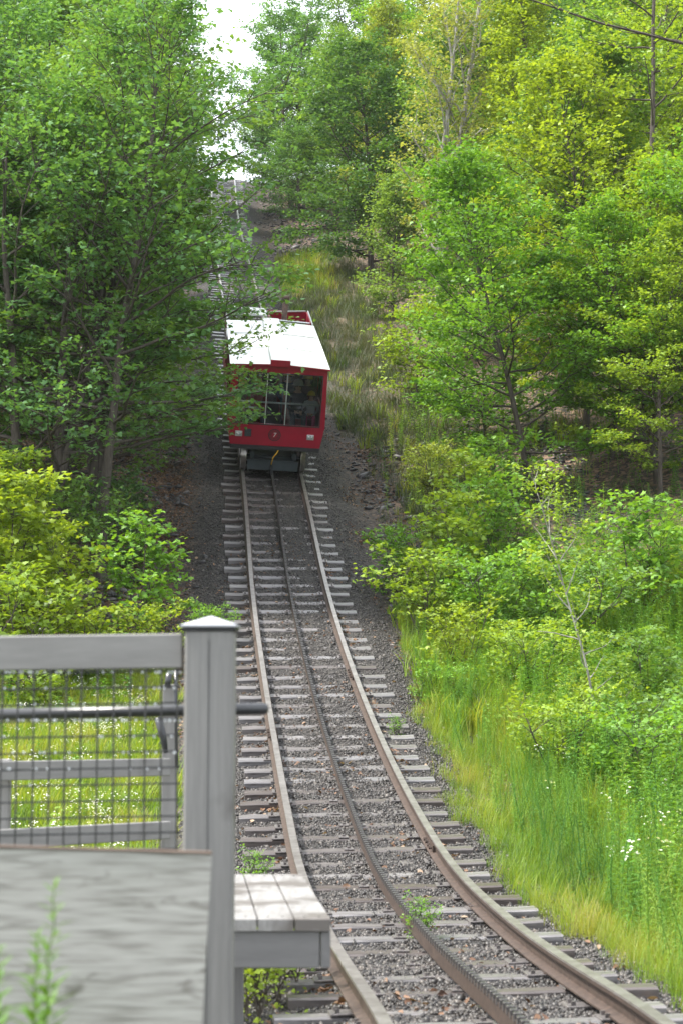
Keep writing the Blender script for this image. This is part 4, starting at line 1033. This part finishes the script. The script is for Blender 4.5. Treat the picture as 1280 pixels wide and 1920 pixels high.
for (xc, hwid) in ((-.55, .36), (.55, .36)):
    for yb in (1.0, 2.1, 3.2, 4.3):
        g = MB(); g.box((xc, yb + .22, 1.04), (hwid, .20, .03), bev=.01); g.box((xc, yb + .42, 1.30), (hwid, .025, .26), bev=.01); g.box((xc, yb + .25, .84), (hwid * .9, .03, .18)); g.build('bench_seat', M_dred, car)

# ------------------------------------------------------------------ passengers
def skin_mesh(name, verts, edges, radii, levels=1):
    me = bpy.data.meshes.new(name); me.from_pydata(verts, edges, [])
    o = bpy.data.objects.new(name, me); COL.objects.link(o)
    md = o.modifiers.new('skin', 'SKIN')
    for sv, r in zip(me.skin_vertices[0].data, radii):
        sv.radius = r if isinstance(r, tuple) else (r, r)
    me.skin_vertices[0].data[0].use_root = True
    md.use_smooth_shade = True
    s_ = o.modifiers.new('sub', 'SUBSURF'); s_.levels = levels; s_.render_levels = levels
    bpy.context.view_layer.update()
    r = bpy.data.meshes.new_from_object(o.evaluated_get(bpy.context.evaluated_depsgraph_get()))
    r.name = name; bpy.data.objects.remove(o); return r
# seated, facing -y, seat at z=0; adult
bv = [(0, 0, .08), (0, .01, .22), (0, .02, .38), (0, .015, .50), (0, .0, .58), (0, -.012, .665), (0, -.012, .755),
      (.10, -.02, .07), (.125, -.40, .09), (.12, -.42, -.30), (.12, -.53, -.36), (-.10, -.02, .07), (-.125, -.40, .09), (-.12, -.42, -.30), (-.12, -.53, -.36),
      (.17, .02, .50), (.235, .0, .28), (.13, -.20, .16), (.05, -.28, .15), (-.17, .02, .50), (-.235, .0, .28), (-.13, -.20, .16), (-.05, -.28, .15),
      (.03, -.33, .145), (-.03, -.33, .145)]
be = [(0, 1), (1, 2), (2, 3), (3, 4), (4, 5), (5, 6), (0, 7), (7, 8), (8, 9), (9, 10), (0, 11), (11, 12), (12, 13), (13, 14), (3, 15), (15, 16), (16, 17), (17, 18), (18, 23), (3, 19), (19, 20), (20, 21), (21, 22), (22, 24)]
br = [(.15, .11), (.145, .105), (.16, .11), (.13, .09), .055, .085, .075, .09, .065, .05, .04, .09, .065, .05, .04, .062, .05, .038, .032, .062, .05, .038, .032, .03, .03]
body0 = skin_mesh('person', bv, be, br, 2)
def cloth_variants(c_top, c_leg, nm):
    me = body0.copy(); me.name = 'person'
    mt, mg = painted(nm + '_top', c_top, 0.8), painted(nm + '_trousers', c_leg, 0.8)
    me.materials.clear()
    for m in (M_skin, mt, mg, M_black): me.materials.append(m)
    idx = []
    for p in me.polygons:
        c = p.center
        if c.z > .565: k = 0
        elif c.y < -.24 and .09 < c.z < .22 and abs(c.x) < .085: k = 0
        elif c.z < -.27: k = 3
        elif c.z < .12: k = 2
        else: k = 1
        idx.append(k)
    me.polygons.foreach_set('material_index', idx); return me
hm = MB(); hm.lathe([(.148, -.012), (.118, .0), (.115, .04), (.10, .085), (.065, .118), (0, .130)], (0, -.005, 0), ((1, 0, 0), (0, 1.12, 0), (0, 0, 1)), 16)
hm.box((0, -.005, .118), (.012, .10, .018)); hm.lathe([(0, .02), (.022, .02), (.022, 0)], (0, -.135, .04), ((1, 0, 0), (0, 0, 1), (0, -1, 0)), 8)
helm_y, helm_w = hm.mesh('helmet', M_helm, True), hm.mesh('helmet', M_helmw, True)
hr_ = MB(); hr_.lathe([(.088, 0), (.092, -.06), (.085, -.13), (.06, -.15)], (0, .015, .0), ((1, 0, 0), (0, 1, 0), (0, 0, 1)), 12); hair_me = hr_.mesh('hair', M_hair, True)
fx = MB()
for sx in (-1, 1):
    fx.lathe([(0, .006), (.011, .003), (.014, 0)], (sx * .031, -.090, .705), ((1, 0, 0), (0, 0, .6), (0, -1, 0)), 8)
    fx.box((sx * .031, -.092, .722), (.017, .004, .003))
eyes_me = fx.mesh('eyes', M_hair)
fn = MB(); fn.lathe([(.014, 0), (.010, .03), (.004, .05)], (0, -.090, .665), ((1, 0, 0), (0, .8, 0), (0, 0, 1)), 8)
for sx in (-1, 1): fn.lathe([(0, .012), (.02, .008), (.026, 0)], (sx * .080, -.005, .69), ((0, .6, 0), (0, 0, 1), (sx, 0, 0)), 8)
nose_me = fn.mesh('nose_and_ears', M_skin, True)
ml = MB(); ml.box((0, -.089, .640), (.022, .005, .005), bev=.002); lip_me = ml.mesh('mouth', M_lip)
fg = MB()
for sx in (-1, 1):
    for k in range(4):
        l_ = (.050, .060, .056, .044)[k]; x = sx * (.012 + .011 * k)
        fg.tube([(x + sx * .01, -.335, .160), (x, -.335 - l_ * .55, .150), (x - sx * .012, -.335 - l_ * .8, .125)], [.0085, .008, .006], 6)
    fg.tube([(sx * .035, -.315, .175), (sx * .018, -.345, .188), (sx * .004, -.365, .180)], [.010, .009, .007], 6)
hand_me = fg.mesh('fingers', M_skin, True)
outfits = {'dark': cloth_variants((.03, .035, .045), (.03, .04, .06), 'dark'), 'pink': cloth_variants((.45, .45, .48), (.55, .04, .15), 'pink'), 'brown': cloth_variants((.16, .10, .07), (.05, .05, .06), 'brown'),
           'blue': cloth_variants((.05, .08, .16), (.04, .04, .05), 'blue'), 'red': cloth_variants((.28, .05, .05), (.04, .05, .08), 'red')}
def person(a, b_, h0, scl, outfit, helm, label, turn=0.0):
    r = empty('person'); r.matrix_world = CM @ Matrix.Translation((a, b_, h0)) @ Matrix.Rotation(math.radians(-8), 4, 'X') @ Matrix.Rotation(turn, 4, 'Z') @ Matrix.Scale(scl, 4)
    link('body', outfits[outfit], r)
    link('helmet', helm_y if helm == 'y' else helm_w, r, Matrix.Translation((0, 0, .742)))
    link('hair', hair_me, r, Matrix.Translation((0, 0, .75)))
    for n_, m_ in (('eyes', eyes_me), ('nose', nose_me), ('mouth', lip_me), ('fingers', hand_me)): link(n_, m_, r)
    tag(r, label, 'person', 'passengers seated in the mine car')
SH_ = 1.075
person(.50, 1.12, SH_, 1.0, 'dark', 'w', 'seated adult in dark clothes and grey helmet, hands in lap, front right seat', .05)
person(.80, 1.02, SH_ + .02, .72, 'pink', 'y', 'child in yellow helmet and pink trousers beside the adult in front', -.1)
person(-.42, 1.15, SH_, 1.0, 'red', 'y', 'passenger in yellow helmet and red top on the front left seat', .1)
person(-.74, 1.15, SH_, .92, 'brown', 'y', 'passenger in brown at the left end of the front bench', .0)
person(.34, 2.2, SH_ + .02, .98, 'blue', 'y', 'blue clad passenger behind the grey helmeted adult', .0)
person(.78, 2.15, SH_, .95, 'brown', 'y', 'brown clad passenger behind the child in pink', -.1)
person(-.38, 2.25, SH_, 1.0, 'dark', 'y', 'dark clad passenger on the second bench at left', .1)
person(-.76, 2.25, SH_, .97, 'blue', 'y', 'blue clad passenger by the left wall on the second bench', .0)
person(.45, 3.3, SH_ + .04, 1.02, 'brown', 'y', 'tall passenger in brown on the third bench at right', .0)
person(.80, 3.3, SH_, .96, 'dark', 'y', 'dark clad passenger by the right wall on the third bench', .0)
person(-.55, 3.35, SH_, 1.0, 'brown', 'y', 'brown clad passenger on the third bench at left', .0)
person(.60, 4.4, SH_ + .05, 1.0, 'red', 'y', 'passenger in red on the rearmost bench at right', .0)

# ------------------------------------------------------------------ fences, bench and boards in the foreground
def wood_paint(name, c1, c2, streak=(1.2, 22, 22), rough=0.6, bump=0.25, stain=None, sscale=2.5, thr=(.55, .75)):
    m, N, L, P = mat(name)
    tc = N.new('ShaderNodeTexCoord'); mp = N.new('ShaderNodeMapping'); mp.inputs['Scale'].default_value = streak
    L.new(tc.outputs['Object'], mp.inputs[0])
    n = N.new('ShaderNodeTexNoise'); n.inputs['Scale'].default_value = 3; n.inputs['Detail'].default_value = 8; n.inputs['Roughness'].default_value = .7
    L.new(mp.outputs[0], n.inputs[0]); r = ramp(N, [(.25, c1), (.75, c2)]); L.new(n.outputs[0], r.inputs[0])
    out = r.outputs[0]
    if stain:
        n2 = N.new('ShaderNodeTexNoise'); n2.inputs['Scale'].default_value = sscale; n2.inputs['Detail'].default_value = 4
        L.new(tc.outputs['Object'], n2.inputs[0]); r2 = ramp(N, [(thr[0], (0, 0, 0)), (thr[1], (1, 1, 1))]); L.new(n2.outputs[0], r2.inputs[0])
        mx = N.new('ShaderNodeMix'); mx.data_type = 'RGBA'; L.new(r2.outputs[0], mx.inputs[0]); L.new(out, mx.inputs[6]); mx.inputs[7].default_value = (*stain, 1); out = mx.outputs[2]
    L.new(out, P.inputs['Base Color']); P.inputs['Roughness'].default_value = rough
    b = N.new('ShaderNodeBump'); b.inputs['Strength'].default_value = bump; b.inputs['Distance'].default_value = .003
    L.new(n.outputs[0], b.inputs['Height']); L.new(b.outputs[0], P.inputs['Normal']); return m
M_gpost = wood_paint('grey_painted_post', (.165, .16, .155), (.27, .262, .252), (.8, 16, 16), stain=(.10, .09, .085), sscale=3.2, thr=(.60, .78))
M_grail = wood_paint('grey_painted_rail', (.18, .174, .168), (.27, .262, .254), (1.0, 14, 8), stain=(.13, .12, .115), sscale=3.0, thr=(.6, .8))
M_gfasc = wood_paint('grey_painted_fascia', (.15, .145, .145), (.21, .204, .202), (1.5, 14, 10))
M_plank = wood_paint('worn_plank', (.20, .19, .185), (.40, .39, .38), (16, 1.2, 8), rough=.35, stain=(.15, .135, .125), sscale=3.5, thr=(.48, .6))
M_cap = simple('white_cap', (.36, .37, .40), (.46, .47, .50), 6, .4, .03)
M_pipe = simple('black_pipe', (.02, .021, .025), (.045, .047, .052), 12, .28, .05, spec=.6)
M_wire = simple('wire', (.035, .035, .037), (.08, .08, .08), 20, .4, .0, metal=.5)
M_drop = simple('water_drop', (.75, .78, .8), (.85, .88, .9), 10, .05, 0, spec=1.0)

def plywood():
    m, N, L, P = mat('weathered_board')
    tc = N.new('ShaderNodeTexCoord'); mp = N.new('ShaderNodeMapping'); mp.inputs['Scale'].default_value = (2.4, 1, 16); L.new(tc.outputs['Object'], mp.inputs[0])
    mp.inputs['Scale'].default_value = (.38, 1, 1)
    wv = N.new('ShaderNodeTexWave'); wv.bands_direction = 'Z'; wv.inputs['Scale'].default_value = 9.0; wv.inputs['Distortion'].default_value = 14; wv.inputs['Detail'].default_value = 2; wv.inputs['Detail Scale'].default_value = .7
    L.new(mp.outputs[0], wv.inputs[0])
    mp2 = N.new('ShaderNodeMapping'); mp2.inputs['Scale'].default_value = (1.6, 1, 22); L.new(tc.outputs['Object'], mp2.inputs[0])
    n1 = N.new('ShaderNodeTexNoise'); n1.inputs['Scale'].default_value = 4; n1.inputs['Detail'].default_value = 8; L.new(mp2.outputs[0], n1.inputs[0])
    ad = N.new('ShaderNodeMath'); ad.operation = 'MULTIPLY_ADD'; wr = N.new('ShaderNodeMapRange'); wr.inputs[1].default_value = .72; wr.inputs[2].default_value = 1.0; wr.inputs[3].default_value = 0; wr.inputs[4].default_value = -.07; L.new(wv.outputs['Fac'], wr.inputs[0]); L.new(wr.outputs[0], ad.inputs[0]); ad.inputs[1].default_value = 1.0; L.new(n1.outputs[0], ad.inputs[2])
    r = ramp(N, [(.08, (.10, .095, .085)), (.34, (.27, .26, .235)), (.50, (.40, .39, .36)), (.75, (.48, .475, .44))]); L.new(ad.outputs[0], r.inputs[0])
    n2 = N.new('ShaderNodeTexNoise'); n2.inputs['Scale'].default_value = 2.3; n2.inputs['Detail'].default_value = 5; L.new(tc.outputs['Object'], n2.inputs[0])
    mp3 = N.new('ShaderNodeMapping'); mp3.inputs['Scale'].default_value = (3.2, 1, 11); L.new(tc.outputs['Object'], mp3.inputs[0])
    n4 = N.new('ShaderNodeTexNoise'); n4.inputs['Scale'].default_value = 1.6; n4.inputs['Detail'].default_value = 6; n4.inputs['Distortion'].default_value = 1.2; L.new(mp3.outputs[0], n4.inputs[0])
    r4 = ramp(N, [(.60, (1, 1, 1)), (.72, (.30, .28, .25))]); L.new(n4.outputs[0], r4.inputs[0])
    m4 = N.new('ShaderNodeMix'); m4.data_type = 'RGBA'; m4.blend_type = 'MULTIPLY'; m4.inputs[0].default_value = 1; L.new(r.outputs[0], m4.inputs[6]); L.new(r4.outputs[0], m4.inputs[7]); r = m4
    r2 = ramp(N, [(.45, (0, 0, 0)), (.75, (.5, .5, .5))]); L.new(n2.outputs[0], r2.inputs[0])
    mx = N.new('ShaderNodeMix'); mx.data_type = 'RGBA'; L.new(r2.outputs[0], mx.inputs[0]); L.new(r.outputs[2], mx.inputs[6]); mx.inputs[7].default_value = (.20, .215, .17, 1)
    L.new(mx.outputs[2], P.inputs['Base Color']); P.inputs['Roughness'].default_value = .75
    b = N.new('ShaderNodeBump'); b.inputs['Strength'].default_value = .5; b.inputs['Distance'].default_value = .002; L.new(ad.outputs[0], b.inputs['Height']); L.new(b.outputs[0], P.inputs['Normal'])
    return m
M_ply = plywood()

cpi, spi = math.cos(PITCH), math.sin(PITCH)
def W(px, py, Y):
    """the point of the plane y=Y that the photograph shows at (px, py)"""
    a = (px - 640) / FPX; b = (960 - py) / FPX
    d = np.array([a, cpi - b * spi, spi + b * cpi]); return d * (Y / d[1])
def local_thing(name, org, label, cat, group=None):
    o = empty(name, tuple(org)); tag(o, label, cat, group); return o
def beam(parent, name, p, q, h, t, m, bev=.004, upv=(0, 0, 1), centre=True):
    """board from p to q, height h along up, thickness t"""
    p, q = np.array(p, float), np.array(q, float); ax = q - p; L_ = np.linalg.norm(ax); ax /= L_
    dp = np.cross(upv, ax); dp /= np.linalg.norm(dp); up = np.cross(ax, dp)
    c = (p + q) / 2
    mb = MB(); mb.box((0, 0, 0), (L_ / 2, t / 2, h / 2), bev=bev)
    o = mb.build(name, m, parent)
    Mw = Matrix(((ax[0], dp[0], up[0], c[0]), (ax[1], dp[1], up[1], c[1]), (ax[2], dp[2], up[2], c[2]), (0, 0, 0, 1)))
    o.matrix_local = (Matrix.Translation(-parent.location) @ Mw) if parent else Mw
    return o
GND = -1.55
# near fence: post, cap, top rail, mesh
FY = 5.5
pc = W(391, 1400, FY)
fence = local_thing('wooden_fence', (pc[0], FY, GND), 'grey painted wooden fence with capped post and black wire mesh, nearest in the foreground', 'fence')
ptop = W(391, 1181, FY)[2]
pw = (W(437, 1300, FY)[0] - W(345, 1300, FY)[0]) / 2
post = beam(fence, 'post', (pc[0], FY + pw, GND - .3), (pc[0], FY + pw, ptop), 2 * pw, 2 * pw, M_gpost, bev=.007, upv=(1, 0, 0))
mb = MB(); mb.box((pc[0] - fence.location.x, FY - .001 - fence.location.y, (ptop + GND) / 2 - .0 - fence.location.z), (.0009, .0012, (ptop - GND) / 2 - .03)); mb.build('drying_crack', M_black, fence)
cw = (W(437, 1180, FY)[0] - W(334, 1180, FY)[0]) / 2 + .004
mb = MB(); c0 = (0, pw, ptop - GND)
mb.box((0, pw, ptop - GND + .004), (cw - .006, cw - .006, .005)); mb.build('cap_base', M_black, fence)
mb = MB(); z0 = ptop - GND + .0095
mb.add([(-cw, pw - cw, z0), (cw, pw - cw, z0), (cw, pw + cw, z0), (-cw, pw + cw, z0), (-cw, pw - cw, z0 + .006), (cw, pw - cw, z0 + .006), (cw, pw + cw, z0 + .006), (-cw, pw + cw, z0 + .006), (0, pw, z0 + .038)],
       [(0, 1, 2, 3), (0, 4, 5, 1), (1, 5, 6, 2), (2, 6, 7, 3), (3, 7, 4, 0), (4, 8, 5), (5, 8, 6), (6, 8, 7), (7, 8, 4)])
mb.build('post_cap', M_cap, fence)
ry = FY + .06
a, b_ = W(-90, (1193 + 1260) / 2, ry), W(343, (1188 + 1253) / 2, ry)
hh = W(300, 1188, ry)[2] - W(300, 1253, ry)[2]
beam(fence, 'top_rail', a, b_, hh, .038, M_grail)
# steel handrail, passing behind the post
pyy = FY + .22
hr = local_thing('handrail', (pc[0], pyy, GND), 'black steel pipe handrail running behind the near fence post, rounded end on the right', 'handrail')
rr = (W(400, 1342, pyy)[2] - W(400, 1319, pyy)[2]); rr = abs(rr) / 2
e0, e1 = W(-110, 1342, pyy), W(496, 1329, pyy)
dv = (e1 - e0) / np.linalg.norm(e1 - e0)
mb = MB(); O = np.array(hr.location)
mb.tube([e0 - O, e1 - O, e1 + dv * .008 - O, e1 + dv * .014 - O], [rr, rr, rr * .8, rr * .35], 18); mb.build('pipe', M_pipe, hr, True)
# welded wire mesh panel: every wire that can be told apart is a part
my = FY + .045
mesh_t = local_thing('wire_mesh', (pc[0], my, GND), 'black welded wire mesh panel with rain drops hanging below the top rail', 'wire mesh')
O = np.array(mesh_t.location)
xl_, xr_ = W(-60, 1400, my)[0], W(338, 1400, my)[0]
z1, z0 = W(200, 1249, my)[2], W(200, 1660, my)[2]
sp_ = (W(28.7, 0, my)[0] - W(0, 0, my)[0])
x = W(333, 1400, my)[0]; vx = []
while x > xl_: vx.append(x); x -= sp_
Rw = random.Random(4)
for x in vx:
    mb = MB(); j = Rw.uniform(-.002, .002); mb.tube([(x - O[0], 0, z0 - O[2]), (x + j - O[0], 0.001, (z0 + z1) / 2 - O[2]), (x + Rw.uniform(-.002, .002) - O[0], 0, z1 - O[2])], .0032, 6); mb.build('wire', M_wire, mesh_t)
z = W(200, 1257, my)[2]; k = 0; drops = []
while z > z0:
    mb = MB(); mb.tube([(xl_ - O[0], .006, z - O[2] - .012), (xr_ - O[0], .006, z - O[2])], .0032, 6); mb.build('wire', M_wire, mesh_t)
    for q in range(60):
        if Rw.random() < (.75 if k in (0, 3) else .16): drops.append((Rw.uniform(xl_, xr_) - O[0], .004, z - O[2] - .006))
    z -= sp_; k += 1
mb = MB()
for d in drops[:140]:
    mb.lathe([(0, .005), (.0032, .002), (.0036, -.001), (0, -.005)], d, None, 6)
o = mb.build('rain_drops', M_drop, mesh_t, True); o['kind'] = 'stuff'
# far fence of the ramp
p0, p1 = W(-60, 1447, 8.35), W(316, 1438, 9.5)
q0, q1 = W(-60, 1577, 8.35), W(316, 1556, 9.5)
ff = local_thing('wooden_fence', (p1[0], p1[1], GND), 'second grey wooden fence with two rails, seen through the wire mesh', 'fence')
for (a, b_) in ((p0, p1), (q0, q1)): beam(ff, 'rail', a, b_, .092, .038, M_grail)
zt = W(318, 1283, 9.55)[2]
beam(ff, 'post', (W(319, 1400, 9.6)[0], 9.6, GND - .3), (W(319, 1400, 9.6)[0], 9.6, zt), .075, .075, M_grail, upv=(1, 0, 0))
zt2 = W(4, 1424, 8.6)[2]
beam(ff, 'post', (W(2, 1500, 8.62)[0], 8.66, GND - .3), (W(2, 1500, 8.62)[0], 8.66, zt2), .075, .075, M_grail, upv=(1, 0, 0))
mb = MB(); O = np.array(ff.location)
mb.tube([W(318, 1262, 9.5) - O, W(314, 1290, 9.5) - O], .018, 8); mb.tube([W(297, 1345, 9.45) - O, W(306, 1380, 9.45) - O, W(312, 1412, 9.45) - O], [.022, .02, .012], 8); mb.tube([W(330, 1255, 9.5) - O, W(332, 1440, 9.5) - O], .010, 6)
mb.build('iron_bracket', M_pipe, ff, True)
# plank bench beyond the post
BY0, BY1 = 6.6, 8.3
bt = W(530, 1722, BY0)[2]
xr0, xr1 = W(621, 1722, BY0)[0], W(566, 1645, BY1)[0]
bench = local_thing('plank_bench', (xr0 - .3, BY0, GND), 'low weathered grey bench of worn planks beside the rail, right of the fence post', 'bench')
O = np.array(bench.location)
def plank(x0, x1, X0, X1, nm='plank'):
    mb = MB(); g_ = .003; T_ = .046
    V = [(x0 + g_, BY0, bt), (x1 - g_, BY0, bt), (X1 - g_, BY1, bt), (X0 + g_, BY1, bt)]
    V = [np.array(v) - O for v in V]; V2 = [v - np.array([0, 0, T_]) for v in V]
    mid = sum(V) / 4; e = .004
    Vt = [v + (mid - v) / np.linalg.norm(mid - v) * e for v in V]; Vs = [v - np.array([0, 0, e]) for v in V]
    mb.add(Vt + Vs + V2, [(0, 1, 2, 3)] + [(k, (k + 1) % 4, 4 + (k + 1) % 4, 4 + k) for k in range(4)] + [(4 + k, 4 + (k + 1) % 4, 8 + (k + 1) % 4, 8 + k) for k in range(4)] + [(8, 11, 10, 9)])
    return mb.build(nm, M_plank, bench)
pwid = (W(555, 1722, BY0)[0] - W(486, 1722, BY0)[0])
for k in range(5):
    plank(xr0 - (k + 1) * pwid, xr0 - k * pwid, xr1 - (k + 1) * pwid, xr1 - k * pwid)
mb = MB()
for k in range(3):
    for dx in (.3, .7):
        for y in (BY0 + .05, BY1 - .08): mb.lathe([(0, .001), (.005, .0008), (.005, -.002)], (xr0 - (k + dx) * pwid - O[0] + (xr1 - xr0) * (y - BY0) / (BY1 - BY0), y - O[1], bt + .0005 - O[2]), None, 8)
so = mb.build('screws', M_black, bench); so['kind'] = 'stuff'
fz = W(500, 1777, BY0 + .02)[2]; fh = W(500, 1742, BY0)[2] - W(500, 1812, BY0)[2]
fzc = bt - .0475 - fh / 2
beam(bench, 'fascia', (xr0 - 5 * pwid, BY0 + .03, fzc), (xr0 - .042, BY0 + .03, fzc), fh, .036, M_gfasc)
beam(bench, 'fascia', (xr0 - .02, BY0 + .012, fzc), (xr1 - .02, BY1, fzc), fh, .036, M_gfasc)
for (dx, y) in ((-.70, BY0 + .14), (-.45, BY1 - .15), (-.75, BY0 + .14)):
    x = xr0 + dx - .0; beam(bench, 'leg', (x, y, GND - .1), (x, y, bt - .04), .09, .09, M_gfasc, upv=(1, 0, 0))
# weathered board in front of the post
BD = 4.3
c = [W(-60, 1589, BD), W(397, 1603, BD), W(377, 1935, BD - .0), W(-60, 1935, BD)]
brd = MB(); c = [np.array(v) for v in c]; c[2] = W(372, 2040, BD); c[3] = W(-60, 2040, BD)
org = (c[0] + c[1] + c[2] + c[3]) / 4; th = .02
brd.add([v - org for v in c] + [v - org + np.array([0, th, 0]) for v in c], [(0, 1, 2, 3), (7, 6, 5, 4), (0, 4, 5, 1), (1, 5, 6, 2), (2, 6, 7, 3), (3, 7, 4, 0)])
bo = local_thing('weathered_board', (org[0], BD, GND), 'large weathered grey plywood board at the lower left, in front of the fence post', 'board')
o = brd.build('board', M_ply, bo); o.matrix_local = Matrix.Translation(Vector(org) - bo.location)
M_edge = wood_paint('board_edge', (.06, .04, .03), (.16, .11, .08), (2, 20, 20))
beam(bo, 'edge_strip', (c[0][0], BD + .012, c[0][2] + .004), (c[1][0], BD + .012, c[1][2] + .004), .006, .03, M_edge, bev=.001)
for px in (60, 330):
    x = W(px, 1800, BD)[0]; beam(bo, 'stake', (x, BD + .05, GND - .2), (x, BD + .05, W(px, 1640, BD)[2]), .06, .04, M_gfasc, upv=(1, 0, 0))
# blurred goldenrod in front of the board
M_gold = leaf_material('goldenrod_leaf', False, [(0, (.10, .22, .035)), (1, (.14, .26, .04))], .35)
M_stem = painted('green_stem', (.13, .20, .05), .6)
def goldenrod(px, ybase, ytop, Y, seed, label):
    b0, t0 = W(px[0], ybase, Y), W(px[1], ytop, Y)
    R = np.random.default_rng(seed)
    r = local_thing('goldenrod_plant', b0, label, 'wild plant', None); O = b0
    n = 14; P = np.array([b0 + (t0 - b0) * i / n + R.normal(0, .002, 3) for i in range(n + 1)]) - O
    mb = MB(); mb.tube(P, np.linspace(.004, .0012, n + 1), 6); mb.build('stem', M_stem, r, True)
    nl = 46
    v = np.array([(0, 0, 0), (.12, .4, .02), (0, 1, -.08), (-.12, .4, .02), (0, .45, -.03)]); f = np.array([(0, 1, 4), (1, 2, 4), (2, 3, 4), (3, 0, 4)])
    lm = np_mesh('leaf', v, f, M_gold)
    H_ = np.linalg.norm(t0 - b0)
    for i in range(nl):
        t = .05 + .93 * i / nl; p, d = along(P, t); a = i * 2.4; L_ = (.075 * (1.1 - .75 * t)) * R.uniform(.7, 1.2)
        e = R.uniform(.3, 1.0)
        D = np.array([math.cos(a), math.sin(a), e]); D /= np.linalg.norm(D); S_ = np.cross(D, (0, 0, 1)); S_ /= np.linalg.norm(S_); Nn = np.cross(S_, D)
        o = bpy.data.objects.new('leaf', lm); COL.objects.link(o); o.parent = r
        o.matrix_local = Matrix(((S_[0] * L_, D[0] * L_, Nn[0] * L_, p[0]), (S_[1] * L_, D[1] * L_, Nn[1] * L_, p[1]), (S_[2] * L_, D[2] * L_, Nn[2] * L_, p[2]), (0, 0, 0, 1)))
    return r
goldenrod((80, 104), 2000, 1645, 3.5, 1, 'blurred green goldenrod stem standing in front of the weathered board')
goldenrod((60, 72), 2010, 1745, 3.45, 2, 'shorter goldenrod stem leaning against the tall one before the board')
goldenrod((-20, 2), 2010, 1772, 3.4, 3, 'goldenrod shoot just entering at the left edge of the board')

# small plants growing between the rails and by the bench
def track_weed(px, Y, h, key, label, col, grp=None):
    x = (px - 640) / FPX * Y
    shr.setdefault(key, dict(seed=90 + len(shr), H=.5, r0=.006, base=.03, spread=.13, n1=26, elev=(25, 75), n2=3, n3=2, k=5, leaf=.035, tmpl=T_DIA, stems=5, wood=1, fork=.12, tw=.06))
    plant('weed_plant', key, (x, Y), col, label, 'wild plant', grp, h / .5, 0, names=('stem', 'foliage'), **(shr[key] if key not in protos else {}))
track_weed(788, 12.6, .30, 'tw', 'bushy green weed growing between the rack and the right rail', FRESH)
track_weed(483, 15.2, .34, 'tw', 'thin green weed beside the left sleeper ends', FRESH)
track_weed(742, 22.6, .25, 'tw', 'small leafy weed at the ends of the right sleepers', FRESH)
track_weed(505, 10.4, .62, 'tw', 'yellow green weed under the near bench', YEL)
track_weed(540, 10.9, .5, 'tw', 'lower yellow weed right under the bench end', LIME)
track_weed(470, 9.9, .6, 'tw', 'yellow green weed left under the near bench', YEL)

# ------------------------------------------------------------------ summer haze in the valley
M_haze = bpy.data.materials.new('haze'); M_haze.use_nodes = True
hn, hl_ = M_haze.node_tree.nodes, M_haze.node_tree.links
hn.remove(hn['Principled BSDF'])
pv = hn.new('ShaderNodeVolumePrincipled'); pv.inputs['Color'].default_value = (.95, .97, 1, 1); pv.inputs['Density'].default_value = .0002
pv.inputs['Anisotropy'].default_value = 0.3
hl_.new(pv.outputs[0], hn['Material Output'].inputs['Volume'])
mb = MB(); mb.box((0, 150, 30), (310, 290, 35)); hz = mb.build('haze', M_haze); tag(hz, 'thin summer haze filling the whole valley', kind='stuff')
